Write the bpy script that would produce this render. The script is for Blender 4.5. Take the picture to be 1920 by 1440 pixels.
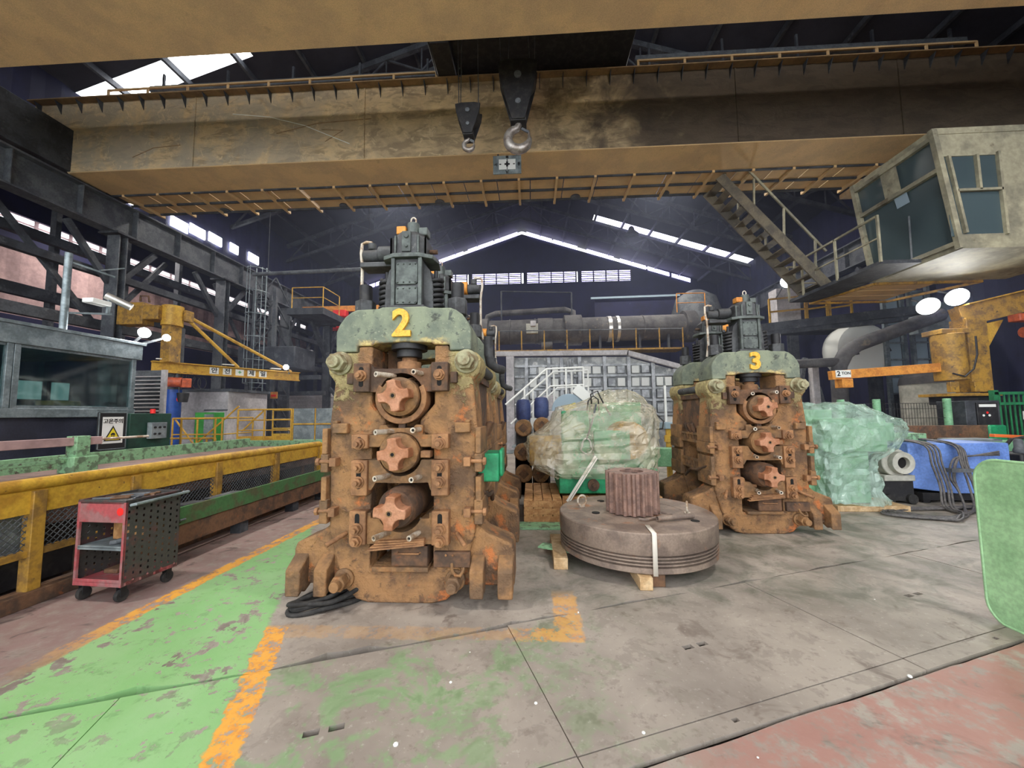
import bpy, math, random
from mathutils import Vector, Matrix
random.seed(7)
PI = math.pi
for o in list(bpy.data.objects): bpy.data.objects.remove(o)
SC = bpy.context.scene
COL = SC.collection
# ------------------------------------------------------------------ camera
cam = bpy.data.objects.new('camera', bpy.data.cameras.new('camera'))
COL.objects.link(cam)
cam.data.sensor_width = 36.0; cam.data.lens = 36.0 * 715 / 1920
cam.data.clip_start = 0.05; cam.data.clip_end = 300
_y, _p, _r = math.radians(2.9), math.radians(4.4), math.radians(0.6)
_f = Vector((-math.sin(_y)*math.cos(_p), math.cos(_y)*math.cos(_p), math.sin(_p)))
_rt = Vector((math.cos(_y), math.sin(_y), 0)); _u = _rt.cross(_f)
_r2 = _rt*math.cos(_r) - _u*math.sin(_r); _u2 = _u*math.cos(_r) + _rt*math.sin(_r)
_m = Matrix((_r2, _u2, -_f)).transposed().to_4x4(); _m.translation = (0, 0, 1.65)
cam.matrix_world = _m
SC.camera = cam
# ------------------------------------------------------------------ world, view
SC.view_settings.view_transform = 'Standard'; SC.view_settings.look = 'None'
SC.view_settings.gamma = 1.0; SC.view_settings.use_curve_mapping = False
SC.view_settings.exposure = 0.55
SC.cycles.use_denoising = True
SC.cycles.max_bounces = 5; SC.cycles.diffuse_bounces = 3; SC.cycles.glossy_bounces = 2; SC.cycles.transmission_bounces = 2; SC.cycles.volume_bounces = 0; SC.cycles.transparent_max_bounces = 10
SC.cycles.use_adaptive_sampling = True; SC.cycles.adaptive_threshold = .1; SC.cycles.adaptive_min_samples = 16
SC.cycles.caustics_reflective = False; SC.cycles.caustics_refractive = False
W = bpy.data.worlds.new('sky'); SC.world = W; W.use_nodes = True
bg = W.node_tree.nodes['Background']
bg.inputs['Color'].default_value = (0.93, 0.96, 1.0, 1); bg.inputs['Strength'].default_value = 2.55
def area_light(name, loc, size, power, color=(1, .96, .9), rot=(0, 0, 0), spread=PI, shape='DISK', sy=None):
    l = bpy.data.lights.new(name, 'AREA'); l.energy = power; l.color = color; l.size = size; l.shape = shape
    if sy: l.size_y = sy
    l.spread = spread
    o = bpy.data.objects.new(name, l); COL.objects.link(o); o.location = loc; o.rotation_euler = rot
    return o
# fill lamps added under the roof: fixtures built further down at the same spots
BAYS = [(-6, 1.5), (5, 1.5), (-6, 15.5), (5.5, 15.5), (-6, 22), (6, 22)]
for bx_, by_ in BAYS:
    area_light('bay_fill_light', (bx_, by_, 12.0), .7, (160 if by_ > 20 else 480) if by_ > 5 else 420, (1, .95, .88))
# ------------------------------------------------------------------ mesh helpers
class MB:
    def __init__(s): s.v = []; s.f = []
    def add(s, vs, fs):
        n = len(s.v); s.v += [tuple(p) for p in vs]; s.f += [tuple(i + n for i in f) for f in fs]; return s
    def box(s, x0, x1, y0, y1, z0, z1):
        return s.add([(x0,y0,z0),(x1,y0,z0),(x1,y1,z0),(x0,y1,z0),(x0,y0,z1),(x1,y0,z1),(x1,y1,z1),(x0,y1,z1)],
                     [(0,3,2,1),(4,5,6,7),(0,1,5,4),(1,2,6,5),(2,3,7,6),(3,0,4,7)])
    def cbox(s, c, d, rz=0, rx=0, ry=0):
        n = len(s.v); s.box(-d[0]/2, d[0]/2, -d[1]/2, d[1]/2, -d[2]/2, d[2]/2)
        m = Matrix.Translation(c) @ Matrix.Rotation(rz, 4, 'Z') @ Matrix.Rotation(ry, 4, 'Y') @ Matrix.Rotation(rx, 4, 'X')
        s.v[n:] = [tuple(m @ Vector(p)) for p in s.v[n:]]; return s
    def bar(s, a, b, w, h=None, up=(0, 0, 1)):
        a, b = Vector(a), Vector(b); h = h or w; d = (b - a).normalized(); u = Vector(up)
        if abs(d.dot(u)) > .99: u = Vector((0, 1, 0))
        r = d.cross(u).normalized(); u = r.cross(d)
        q = [r*(-w/2)+u*(-h/2), r*(w/2)+u*(-h/2), r*(w/2)+u*(h/2), r*(-w/2)+u*(h/2)]
        return s.add([a + k for k in q] + [b + k for k in q], [(3,2,1,0),(4,5,6,7),(0,1,5,4),(1,2,6,5),(2,3,7,6),(3,0,4,7)])
    def ring(s, c, d, r, n):
        d = Vector(d).normalized(); u = Vector((0, 0, 1)) if abs(d.z) < .9 else Vector((1, 0, 0))
        a = d.cross(u).normalized(); b = a.cross(d)
        return [Vector(c) + (a*math.cos(2*PI*k/n) + b*math.sin(2*PI*k/n))*r for k in range(n)]
    def cyl(s, a, b, r, r2=None, n=16, cap=True, ph=0):
        r2 = r if r2 is None else r2; d = Vector(b) - Vector(a); k0 = len(s.v)
        f = [(k, k+n, (k+1) % n + n, (k+1) % n) for k in range(n)]
        if cap: f += [tuple(range(n)), tuple(range(2*n-1, n-1, -1))]
        return s.add(s.ring(a, d, r, n) + s.ring(b, d, r2, n), f)
    def pipe(s, a, b, r, ri, n=12):
        d = Vector(b) - Vector(a); v = s.ring(a, d, r, n) + s.ring(b, d, r, n) + s.ring(a, d, ri, n) + s.ring(b, d, ri, n); f = []
        for k in range(n):
            j = (k+1) % n
            f += [(k, k+n, j+n, j), (k+2*n, j+2*n, j+3*n, k+3*n), (k, j, j+2*n, k+2*n), (k+n, k+3*n, j+3*n, j+n)]
        return s.add(v, f)
    def tube(s, pts, r, n=8, closed=False):
        P_ = [Vector(p) for p in pts]; m = len(P_); vs = []; fs = []; u = None
        for i in range(m):
            if closed: d = P_[(i+1) % m] - P_[i-1]
            else: d = P_[min(i+1, m-1)] - P_[max(i-1, 0)]
            d.normalize()
            if u is None: u = d.orthogonal().normalized()
            else:
                u = u - d*u.dot(d)
                u = u.normalized() if u.length > 1e-6 else d.orthogonal().normalized()
            w = d.cross(u); rr = r[i] if isinstance(r, (list, tuple)) else r
            vs += [P_[i] + (u*math.cos(2*PI*k/n) + w*math.sin(2*PI*k/n))*rr for k in range(n)]
        for i in range(m if closed else m-1):
            a, b = i*n, ((i+1) % m)*n
            fs += [(a+k, a+(k+1) % n, b+(k+1) % n, b+k) for k in range(n)]
        if not closed: fs += [tuple(range(n-1, -1, -1)), tuple(range((m-1)*n, m*n))]
        return s.add(vs, fs)
    def prism(s, poly, a0, a1, ax='y'):
        n = len(poly)
        mk = {'y': lambda p, a: (p[0], a, p[1]), 'x': lambda p, a: (a, p[0], p[1]), 'z': lambda p, a: (p[0], p[1], a)}[ax]
        area = sum(poly[i][0]*poly[(i+1) % n][1] - poly[(i+1) % n][0]*poly[i][1] for i in range(n))
        p = list(poly) if (area > 0) == (ax != 'y') else list(poly)[::-1]
        # p now winds so that the a1 cap faces +axis
        f = [tuple(range(n-1, -1, -1)), tuple(range(n, 2*n))] + [(i, (i+1) % n, (i+1) % n + n, i+n) for i in range(n)]
        return s.add([mk(q, a0) for q in p] + [mk(q, a1) for q in p], f)
    def lathe(s, prof, c=(0, 0, 0), ax=(0, 0, 1), n=24):
        c, ax = Vector(c), Vector(ax).normalized(); m = len(prof); vs = []; fs = []
        for r, h in prof: vs += s.ring(c + ax*h, ax, max(r, 1e-4), n)
        for i in range(m-1):
            a, b = i*n, (i+1)*n
            fs += [(a+k, b+k, b+(k+1) % n, a+(k+1) % n) for k in range(n)]
        fs += [tuple(range(n)), tuple(range(m*n-1, (m-1)*n-1, -1))]
        return s.add(vs, fs)
    def sphere(s, c, r, n=12, sz=1.0):
        return s.lathe([(r*math.sin(PI*k/8), -r*sz*math.cos(PI*k/8)) for k in range(9)], c, n=n)
    def helix(s, c, r, h, turns, tr, n=6, seg=14):
        k = int(turns*seg)
        return s.tube([(c[0]+r*math.cos(2*PI*i/seg), c[1]+r*math.sin(2*PI*i/seg), c[2]+h*i/k) for i in range(k+1)], tr, n)
    def text(s, txt, size, depth, m, offset=0.0, align='CENTER'):
        cu = bpy.data.curves.new('t', 'FONT'); cu.body = txt; cu.size = size; cu.extrude = depth/2; cu.offset = offset
        cu.align_x = align; cu.align_y = 'CENTER'; cu.resolution_u = 4
        o = bpy.data.objects.new('t', cu); COL.objects.link(o)
        me = bpy.data.meshes.new_from_object(o.evaluated_get(bpy.context.evaluated_depsgraph_get()))
        s.add([m @ v.co for v in me.vertices], [tuple(p.vertices) for p in me.polygons])
        bpy.data.objects.remove(o); bpy.data.curves.remove(cu); bpy.data.meshes.remove(me); return s
def arc(cx, cz, r, a0, a1, n):
    return [(cx + r*math.cos(math.radians(a0 + (a1-a0)*k/n)), cz + r*math.sin(math.radians(a0 + (a1-a0)*k/n))) for k in range(n+1)]
def rrect(x0, x1, z0, z1, r, n=5):
    return arc(x1-r, z0+r, r, -90, 0, n) + arc(x1-r, z1-r, r, 0, 90, n) + arc(x0+r, z1-r, r, 90, 180, n) + arc(x0+r, z0+r, r, 180, 270, n)
OFF = {}
def mesh_obj(name, mb, mat, off=(0, 0, 0), bevel=0, smooth=40, mats=None):
    me = bpy.data.meshes.new(name); o_ = Vector(off)
    me.from_pydata([tuple(Vector(p) - o_) for p in mb.v], [], mb.f)
    me.materials.append(mat)
    if smooth:
        me.polygons.foreach_set('use_smooth', [True]*len(me.polygons)); me.set_sharp_from_angle(angle=math.radians(smooth))
    me.update()
    o = bpy.data.objects.new(name, me); COL.objects.link(o)
    if bevel:
        b = o.modifiers.new('bevel', 'BEVEL'); b.width = bevel; b.segments = 2; b.limit_method = 'ANGLE'; b.angle_limit = math.radians(35)
    return o
def tag(o, label=None, cat=None, group=None, kind=None):
    if label: o['label'] = label
    if cat: o['category'] = cat
    if group: o['group'] = group
    if kind: o['kind'] = kind
    return o
def thing(name, label, cat, loc=(0, 0, 0), rz=0, group=None, world=False, scale=1):
    o = bpy.data.objects.new(name, None); COL.objects.link(o); o.location = loc; o.rotation_euler = (0, 0, rz)
    o.scale = (scale,)*3; o.empty_display_size = .1
    if world: OFF[o.name] = tuple(loc)
    return tag(o, label, cat, group)
def part(root, name, mb, mat, bevel=0, smooth=40, parent=None, label=None, loc=(0, 0, 0)):
    o = mesh_obj(name, mb, mat, OFF.get(root.name, (0, 0, 0)), bevel, smooth)
    o.parent = parent or root; o.location = loc
    if label: o['label'] = label
    return o
def again(o, loc, parent=None, rot=None):            # one more copy of a part, sharing its mesh
    c = o.copy(); COL.objects.link(c); c.parent = parent or o.parent; c.location = loc
    if rot: c.rotation_euler = rot
    return c
def single(name, label, cat, mb, mat, bevel=0, smooth=40, group=None):
    xs, ys, zs = zip(*mb.v); off = ((min(xs)+max(xs))/2, (min(ys)+max(ys))/2, min(zs))
    o = mesh_obj(name, mb, mat, off, bevel, smooth); o.location = off
    return tag(o, label, cat, group)
def struct(name, mb, mat, bevel=0, smooth=0, label=None, cat=None):
    o = mesh_obj(name, mb, mat, (0, 0, 0), bevel, smooth); tag(o, label, cat, kind='structure'); return o
def copy_tree(o, loc=None, rz=None, label=None, parent=None):
    c = o.copy(); COL.objects.link(c)
    if parent is not None: c.parent = parent
    if loc is not None: c.location = loc
    if rz is not None: c.rotation_euler = (0, 0, rz)
    if label: c['label'] = label
    for ch in list(o.children): copy_tree(ch, parent=c)
    return c
# ------------------------------------------------------------------ materials
def C(r, g, b, a=1):
    f = lambda c: (c/255/12.92) if c <= 10 else ((c/255+.055)/1.055)**2.4
    return (f(r), f(g), f(b), a)
class NT:
    def __init__(s, name):
        s.m = bpy.data.materials.new(name); s.m.use_nodes = True; s.t = s.m.node_tree; s.n = s.t.nodes
        s.b = s.n['Principled BSDF']; s.out = s.n['Material Output']
    def node(s, ty, **kw):
        n = s.n.new(ty)
        for k, v in kw.items(): setattr(n, k, v)
        return n
    def link(s, a, b): s.t.links.new(a, b)
    def pin(s, sock, v):
        if hasattr(v, 'is_output'): s.link(v, sock)
        else: sock.default_value = v
    def math(s, op, a, b=0.0, c=None, clamp=False):
        n = s.node('ShaderNodeMath', operation=op, use_clamp=clamp); s.pin(n.inputs[0], a); s.pin(n.inputs[1], b)
        if c is not None: s.pin(n.inputs[2], c)
        return n.outputs[0]
    def noise(s, vec, scale, detail=4, rough=.55, dist=0, out=0):
        n = s.node('ShaderNodeTexNoise'); n.inputs['Scale'].default_value = scale; n.inputs['Detail'].default_value = min(detail, 4)
        n.inputs['Roughness'].default_value = rough; n.inputs['Distortion'].default_value = dist
        if vec is not None: s.link(vec, n.inputs['Vector'])
        return n.outputs[out]
    def ss(s, v, a, b):                              # smoothstep a..b (b<a inverts)
        n = s.node('ShaderNodeMapRange', interpolation_type='SMOOTHSTEP'); s.pin(n.inputs[0], v)
        if a <= b: n.inputs[1].default_value, n.inputs[2].default_value = a, b
        else: n.inputs[1].default_value, n.inputs[2].default_value, n.inputs[3].default_value, n.inputs[4].default_value = b, a, 1, 0
        return n.outputs[0]
    def mix(s, f, a, b, mode='MIX'):
        n = s.node('ShaderNodeMix', data_type='RGBA', blend_type=mode); s.pin(n.inputs[0], f); s.pin(n.inputs[6], a); s.pin(n.inputs[7], b)
        return n.outputs[2]
    def bump(s, h, strength=.3, dist=.02):
        n = s.node('ShaderNodeBump'); n.inputs['Strength'].default_value = strength; n.inputs['Distance'].default_value = dist
        s.link(h, n.inputs['Height']); s.link(n.outputs[0], s.b.inputs['Normal']); return n
    def obj(s): return s.node('ShaderNodeTexCoord').outputs['Object']
    def pos(s): return s.node('ShaderNodeNewGeometry').outputs['Position']
    def xyz(s, v): n = s.node('ShaderNodeSeparateXYZ'); s.link(v, n.inputs[0]); return n.outputs
MATS = {}
def M(name, col, col2=None, scale=5, thr=(.42, .62), rough=.75, metal=0, bump=.15, bscale=40, col3=None, s3=14, thr3=(.58, .68), bdist=.01, rnd=True):
    t = NT(name); v = t.obj()
    if rnd:                                          # each object gets its own patch of the pattern
        oi = t.node('ShaderNodeObjectInfo'); va = t.node('ShaderNodeVectorMath', operation='MULTIPLY_ADD')
        t.link(oi.outputs['Random'], va.inputs[0]); va.inputs[1].default_value = (9, 5, 7); t.link(v, va.inputs[2]); v = va.outputs[0]
    c = col
    if col2: c = t.mix(t.ss(t.noise(v, scale, 6, .6), *thr), col, col2)
    if col3: c = t.mix(t.ss(t.noise(v, s3, 6, .65), *thr3), c, col3)
    g = t.noise(v, bscale, 3, .6)
    c = t.mix(t.ss(g, .3, .7), c, t.mix(1.0, c, (.78, .78, .78, 1), 'MULTIPLY')) if bump else c
    t.pin(t.b.inputs['Base Color'], c)
    t.b.inputs['Roughness'].default_value = rough; t.b.inputs['Metallic'].default_value = metal
    if bump: t.bump(g, bump, bdist)
    MATS[name] = t.m; return t.m
def emit(name, col, strength):
    t = NT(name); e = t.node('ShaderNodeEmission'); e.inputs[0].default_value = col; e.inputs[1].default_value = strength
    t.link(e.outputs[0], t.out.inputs[0]); MATS[name] = t.m; return t.m
rust = M('rusty cast steel', C(156, 116, 76), C(116, 90, 66), 4, (.4, .62), .85, 0, .7, 26, C(176, 110, 62), 5, (.62, .76), .02)
rustd = M('dark rust', C(118, 86, 62), C(82, 64, 52), 5, (.4, .6), .85, 0, .4, 30, C(150, 88, 52), 7, (.6, .72))
rustl = M('bright rust', C(170, 124, 84), C(136, 98, 68), 6, (.4, .6), .8, 0, .3, 40)
wob = M('machined rusty steel', C(190, 136, 104), C(164, 108, 74), 7, (.4, .62), .6, .1, .12, 60)
tubem = M('bright pipe', C(210, 200, 184), C(164, 138, 112), 9, (.45, .6), .5, .2, .1, 60)
black = M('black hole', C(16, 14, 13), rough=.9, bump=0)
dkgrey = M('dark grey machine paint', C(78, 80, 82), C(54, 54, 56), 6, (.4, .6), .6, .1, .15, 40, C(112, 112, 108), 9, (.62, .72))
dkgreen = M('grey green panel', C(98, 106, 102), C(74, 80, 78), 7, (.4, .6), .55, .1, .1, 40)
steeld = M('dark structural steel', C(74, 78, 84), C(54, 56, 62), 2.5, (.4, .6), .7, .1, .12, 20, C(98, 102, 106), 3, (.6, .7))
steelm = M('grey structural steel', C(104, 108, 112), C(80, 84, 90), 2.5, (.4, .6), .65, .1, .12, 20)
blacksteel = M('black steel', C(40, 40, 43), C(58, 56, 56), 7, (.45, .65), .55, .2, .12, 30)
yellow = M('yellow paint', C(214, 168, 58), C(186, 138, 48), 5, (.45, .65), .55, 0, .1, 30, C(128, 92, 52), 11, (.64, .7))
yellowd = M('dirty yellow paint', C(186, 142, 54), C(140, 106, 54), 6, (.42, .62), .6, 0, .15, 30, C(98, 76, 52), 10, (.6, .68))
orangep = M('orange paint', C(226, 152, 62), C(200, 126, 50), 6, (.45, .6), .6, 0, .1, 30)
numy = M('number yellow', C(240, 186, 62), C(214, 158, 48), 30, (.5, .7), .55, 0, .1, 60)
green = M('emerald paint', C(36, 158, 104), C(28, 132, 88), 5, (.4, .6), .5, 0, .05, 30)
gpale = M('pale green paint', C(140, 196, 150), C(116, 172, 130), 5, (.4, .6), .55, 0, .08, 30)
gboard = M('light green board', C(178, 226, 172), C(158, 206, 154), 3, (.4, .65), .5, 0, .05, 30)
gworn = M('worn light green paint', C(140, 186, 142), C(104, 128, 100), 8, (.5, .6), .7, 0, .2, 30, C(94, 92, 78), 13, (.6, .66))
gdark = M('green painted rail', C(70, 116, 68), C(86, 92, 62), 4, (.45, .6), .7, 0, .2, 30)
blue = M('blue paint', C(112, 148, 220), C(92, 126, 196), 3, (.45, .65), .5, 0, .06, 30)
bluep = M('blue pipe paint', C(40, 88, 180), C(30, 74, 156), 3, rough=.45, bump=.05)
white = M('white cladding', C(206, 202, 204), C(184, 180, 182), 2, (.4, .6), .7, 0, .06, 12)
cream = M('pale tank insulation', C(196, 194, 182), C(172, 172, 160), 3, (.4, .65), .7, 0, .15, 10)
alum = M('aluminium frame', C(148, 160, 164), C(120, 132, 136), 5, (.4, .6), .45, .5, .1, 30)
greyp = M('grey panel', C(140, 150, 152), C(112, 122, 126), 4, (.4, .6), .6, 0, .06, 20)
wood = M('pine timber', C(198, 150, 98), C(168, 118, 72), 9, (.4, .6), .75, 0, .15, 40)
woodp = M('pale timber', C(214, 184, 142), C(190, 156, 112), 9, (.4, .6), .75, 0, .12, 40)
redp = M('red tool trolley paint', C(176, 84, 88), C(160, 112, 112), 6, (.45, .6), .55, 0, .1, 30)
redb = M('bright red', C(232, 44, 40), rough=.5, bump=0)
redo = M('orange red hoist', C(214, 102, 62), C(180, 84, 56), 8, rough=.5, bump=.1)
trolleyg = M('dark worn trolley side', C(72, 70, 68), C(96, 66, 66), 5, (.5, .66), .6, .1, .1, 30)
rubber = M('black rubber', C(38, 37, 37), C(58, 56, 54), 12, rough=.8, bump=.05)
cable = M('grey black cable', C(108, 104, 102), C(80, 78, 78), 14, rough=.6, bump=.05)
chrome = M('bright steel', C(196, 194, 190), rough=.3, metal=.8, bump=0)
hookm = M('worn hook steel', C(176, 170, 164), C(140, 130, 122), 6, rough=.4, metal=.6, bump=.1)
discm = M('turned steel with rust', C(150, 132, 118), C(122, 106, 96), 4, (.4, .6), .55, .1, .1, 50, C(158, 110, 78), 3.2, (.56, .7))
gearm = M('brown gear steel', C(152, 120, 106), C(122, 96, 86), 8, (.4, .6), .55, .1, .1, 50)
furn = M('silver furnace frame', C(198, 202, 206), C(150, 154, 158), 3, (.4, .62), .55, .3, .1, 20)
furnd = M('furnace panel', C(190, 192, 192), C(140, 144, 146), 2.2, (.38, .6), .7, .1, .2, 8, C(206, 206, 204), 2.6, (.6, .7))
duct = M('sooty duct', C(96, 94, 94), C(72, 70, 72), 1.6, (.4, .6), .75, .1, .12, 14, C(122, 112, 98), 3, (.6, .72))
clad = M('dark wall cladding', C(30, 32, 70), C(24, 25, 56), 1, rough=.8, bump=.05)  # navy tint puts the gable's blue glare and haze into the colour
roofm = M('dark roof sheet', C(46, 46, 56), C(36, 36, 46), .8, rough=.85, bump=.05)
pink = M('pinkish cladding', C(196, 164, 160), C(168, 140, 138), 1.2, (.4, .62), .8, 0, .08, 8)
cord = M('white strap', C(222, 216, 204), rough=.6, bump=0)
lblue = M('pale blue grey', C(150, 170, 184), rough=.6, bump=0)
paper = M('white label', C(232, 234, 230), rough=.6, bump=0)
ink = M('black ink', C(26, 26, 28), rough=.7, bump=0)
signy = M('warning yellow', C(226, 206, 40), rough=.6, bump=0)
lamp_on = emit('lamp glow', (1, .98, .94, 1), 40)
day = emit('daylight pane', (.9, .92, 1, 1), 1.6)
daycool = emit('cool daylight pane', (.58, .54, 1, 1), 5.5)
dayleft = emit('bright skylight pane', (.95, .96, 1, 1), 9.0)
def glassmat(name, col, mixv, rough=.05):
    t = NT(name); tr = t.node('ShaderNodeBsdfTransparent'); tr.inputs[0].default_value = col
    gl = t.node('ShaderNodeBsdfGlossy'); gl.inputs['Roughness'].default_value = rough
    mx = t.node('ShaderNodeMixShader'); mx.inputs[0].default_value = mixv
    t.link(tr.outputs[0], mx.inputs[1]); t.link(gl.outputs[0], mx.inputs[2]); t.link(mx.outputs[0], t.out.inputs[0]); return t.m
glass = glassmat('tinted glass', (.52, .68, .68, 1), .12)
def dustyglass(name, col, dust, mixv):
    t = NT(name); tr = t.node('ShaderNodeBsdfTransparent'); tr.inputs[0].default_value = col
    t.b.inputs['Base Color'].default_value = dust; t.b.inputs['Roughness'].default_value = .2
    mx = t.node('ShaderNodeMixShader'); mx.inputs[0].default_value = mixv
    t.link(tr.outputs[0], mx.inputs[1]); t.link(t.b.outputs[0], mx.inputs[2]); t.link(mx.outputs[0], t.out.inputs[0]); return t.m
glassd = dustyglass('dusty cab glass', (.3, .38, .4, 1), C(98, 116, 122), .5)
def filmmat(name, tint, dens, bs):
    t = NT(name); v = t.obj(); mp = t.node('ShaderNodeMapping'); mp.inputs['Rotation'].default_value = (.5, .35, .6); mp.inputs['Scale'].default_value = (1, 1.6, .55); t.link(v, mp.inputs[0])
    def crease(sc):
        vo = t.node('ShaderNodeTexVoronoi', feature='DISTANCE_TO_EDGE'); vo.inputs['Scale'].default_value = sc; t.link(mp.outputs[0], vo.inputs['Vector']); return vo.outputs['Distance']
    def facet(sc):
        vo = t.node('ShaderNodeTexVoronoi', feature='F1'); vo.inputs['Scale'].default_value = sc; t.link(mp.outputs[0], vo.inputs['Vector']); return vo.outputs['Distance']
    h = t.math('ADD', facet(bs), t.math('ADD', t.math('MULTIPLY', facet(bs*2.7), .4), t.math('MULTIPLY', t.noise(v, bs*2, 4, .6), .5)))
    b = t.node('ShaderNodeBump'); b.inputs['Strength'].default_value = .9; b.inputs['Distance'].default_value = .06; t.link(h, b.inputs['Height'])
    tr = t.node('ShaderNodeBsdfTransparent'); tr.inputs[0].default_value = (.97, .98, .96, 1)
    t.b.inputs['Base Color'].default_value = tint; t.b.inputs['Roughness'].default_value = .14; t.b.inputs['Specular IOR Level'].default_value = 1
    t.link(b.outputs[0], t.b.inputs['Normal'])
    mx = t.node('ShaderNodeMixShader'); d_ = t.math('MULTIPLY', t.ss(crease(bs*1.4), .035, 0), .3); d2 = t.math('MULTIPLY', t.ss(t.noise(v, bs*.8, 5, .6), .4, .65), .3)
    t.link(t.math('ADD', d2, dens), mx.inputs[0])
    t.link(tr.outputs[0], mx.inputs[1]); t.link(t.b.outputs[0], mx.inputs[2]); t.link(mx.outputs[0], t.out.inputs[0]); return t.m
film = filmmat('clear plastic film', C(206, 196, 172), .3, 3.2)
boltm = M('pale painted bolt', C(164, 160, 128), C(128, 112, 82), 9, (.45, .62), .75, 0, .3, 40)
filmg = filmmat('pale green plastic film', C(186, 214, 200), .34, 3.5)
# ------------------------------------------------------------------ floor
TO = Vector((-.05, 3.17, 0)); TU = Vector((math.cos(math.radians(20)), math.sin(math.radians(20)), 0)); TV = Vector((-TU.y, TU.x, 0))
def uv(u, v, z=0): p = TO + TU*u + TV*v; return (p.x, p.y, z)
def floor_mat():
    t = NT('painted concrete and plate floor'); p = t.pos(); x, y, z = t.xyz(p)
    wob_ = t.math('SUBTRACT', t.noise(p, 9, 5, .65), .5); wx = t.math('MULTIPLY_ADD', wob_, .10, x); wy = t.math('MULTIPLY_ADD', wob_, .10, y)
    n1 = t.noise(p, 1.3, 6, .6); n2 = t.noise(p, 7, 6, .7); n3 = t.noise(p, 26, 5, .7); n4 = t.noise(p, 2.6, 7, .7, .6)
    base = t.mix(t.ss(n1, .3, .7), C(176, 168, 158), C(146, 138, 130))
    base = t.mix(t.ss(n4, .56, .66), base, C(128, 118, 110))
    base = t.mix(t.math('MULTIPLY', t.ss(n3, .58, .7), .45), base, C(200, 194, 186))
    n5 = t.noise(p, 4.5, 8, .75, .3); base = t.mix(t.math('MULTIPLY', t.ss(n5, .52, .6), .45), base, C(136, 128, 120))
    base = t.mix(t.math('MULTIPLY', t.ss(t.noise(p, 15, 6, .7), .58, .66), .4), base, C(120, 110, 102))
    # trench coordinates
    v = t.math('ADD', t.math('MULTIPLY', t.math('SUBTRACT', x, TO.x), TV.x), t.math('MULTIPLY', t.math('SUBTRACT', y, TO.y), TV.y))
    # red paint in front of the plates
    redm = t.math('MULTIPLY', t.ss(v, -1.34, -1.36), t.ss(x, .2, 1.2))
    redm = t.math('MULTIPLY', redm, t.ss(t.math('ADD', t.math('ADD', n2, t.math('MULTIPLY', n1, .5)), t.math('MULTIPLY', n3, .3)), .74, .96))
    base = t.mix(t.math('MULTIPLY', redm, .8), base, C(176, 128, 118))
    # pinkish strip left of the orange line
    base = t.mix(t.math('MULTIPLY', t.ss(wx, -3.3, -3.5), t.ss(n2, .2, .6)), base, C(150, 126, 122))
    base = t.mix(t.math('MULTIPLY', t.ss(x, -3.5, -3.6), t.ss(n4, .55, .62)), base, C(112, 98, 94))
    # worn green patches right of the walkway
    gp = t.math('MULTIPLY', t.math('MULTIPLY', t.ss(x, 1.1, -.9), t.ss(v, .1, -.25)), t.ss(t.math('ADD', n4, t.math('MULTIPLY', wob_, .5)), .46, .60))
    base = t.mix(t.math('MULTIPLY', gp, .62), base, C(128, 176, 118))
    gp2 = t.math('MULTIPLY', t.math('MULTIPLY', t.ss(y, 3.3, 3.6), t.ss(x, -.6, .2)), t.ss(n4, .42, .6))
    base = t.mix(t.math('MULTIPLY', gp2, .5), base, C(104, 112, 98))
    # walkway
    edge = t.math('MULTIPLY_ADD', t.math('SUBTRACT', wy, 3.0), -.44, -2.08)
    d = t.math('SUBTRACT', wx, edge)
    gm = t.math('MULTIPLY', t.ss(wx, -3.30, -3.26), t.ss(d, .02, -.03))
    chip = t.ss(t.math('ADD', t.math('MULTIPLY', n2, .55), t.math('MULTIPLY', n4, .6)), .655, .615)
    chip = t.math('MULTIPLY', chip, t.ss(t.noise(p, 11, 7, .75), .66, .6))
    gcol = t.mix(t.ss(n1, .35, .65), C(140, 196, 126), C(154, 200, 140))
    gcol = t.mix(t.ss(n2, .54, .66), gcol, C(128, 176, 116))
    base = t.mix(t.math('MULTIPLY', gm, chip), base, gcol)
    # orange lines
    worn = t.ss(t.math('ADD', t.math('MULTIPLY', n3, .5), t.math('MULTIPLY', n2, .6)), .63, .56)
    l1 = t.math('MULTIPLY', t.ss(wx, -3.44, -3.41), t.ss(wx, -3.26, -3.29)); l1 = t.math('MULTIPLY', l1, t.ss(y, 2.2, 3.4))
    l2 = t.math('MULTIPLY', t.math('MULTIPLY', t.ss(d, -.02, .0), t.ss(d, .17, .15)), t.ss(y, 3.06, 3.0))
    l3 = t.math('MULTIPLY', t.math('MULTIPLY', t.ss(wy, 2.88, 2.91), t.ss(wy, 3.08, 3.05)), t.math('MULTIPLY', t.ss(x, -2.0, -1.95), t.ss(x, .36, .34)))
    l3 = t.math('MULTIPLY', l3, t.math('ADD', .3, t.math('MULTIPLY', t.ss(x, -.3, .1), .6)))
    l4 = t.math('MULTIPLY', t.math('MULTIPLY', t.ss(wx, .14, .17), t.ss(wx, .38, .35)), t.math('MULTIPLY', t.ss(y, 2.88, 2.91), t.ss(y, 3.75, 3.5)))
    ln = t.math('MAXIMUM', t.math('MAXIMUM', l1, l2), t.math('MAXIMUM', t.math('MULTIPLY', l3, .7), t.math('MULTIPLY', l4, .6)))
    base = t.mix(t.math('MULTIPLY', ln, worn), base, t.mix(t.ss(n2, .45, .6), C(240, 176, 70), C(226, 152, 66)))
    base = t.mix(1.0, base, (.90, .87, .85, 1), 'MULTIPLY')
    t.link(base, t.b.inputs['Base Color'])
    t.link(t.math('MULTIPLY_ADD', n2, .3, .42), t.b.inputs['Roughness'])
    t.bump(t.math('ADD', t.math('MULTIPLY', gm, chip), t.math('MULTIPLY', n3, .6)), .25, .006)
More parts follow.
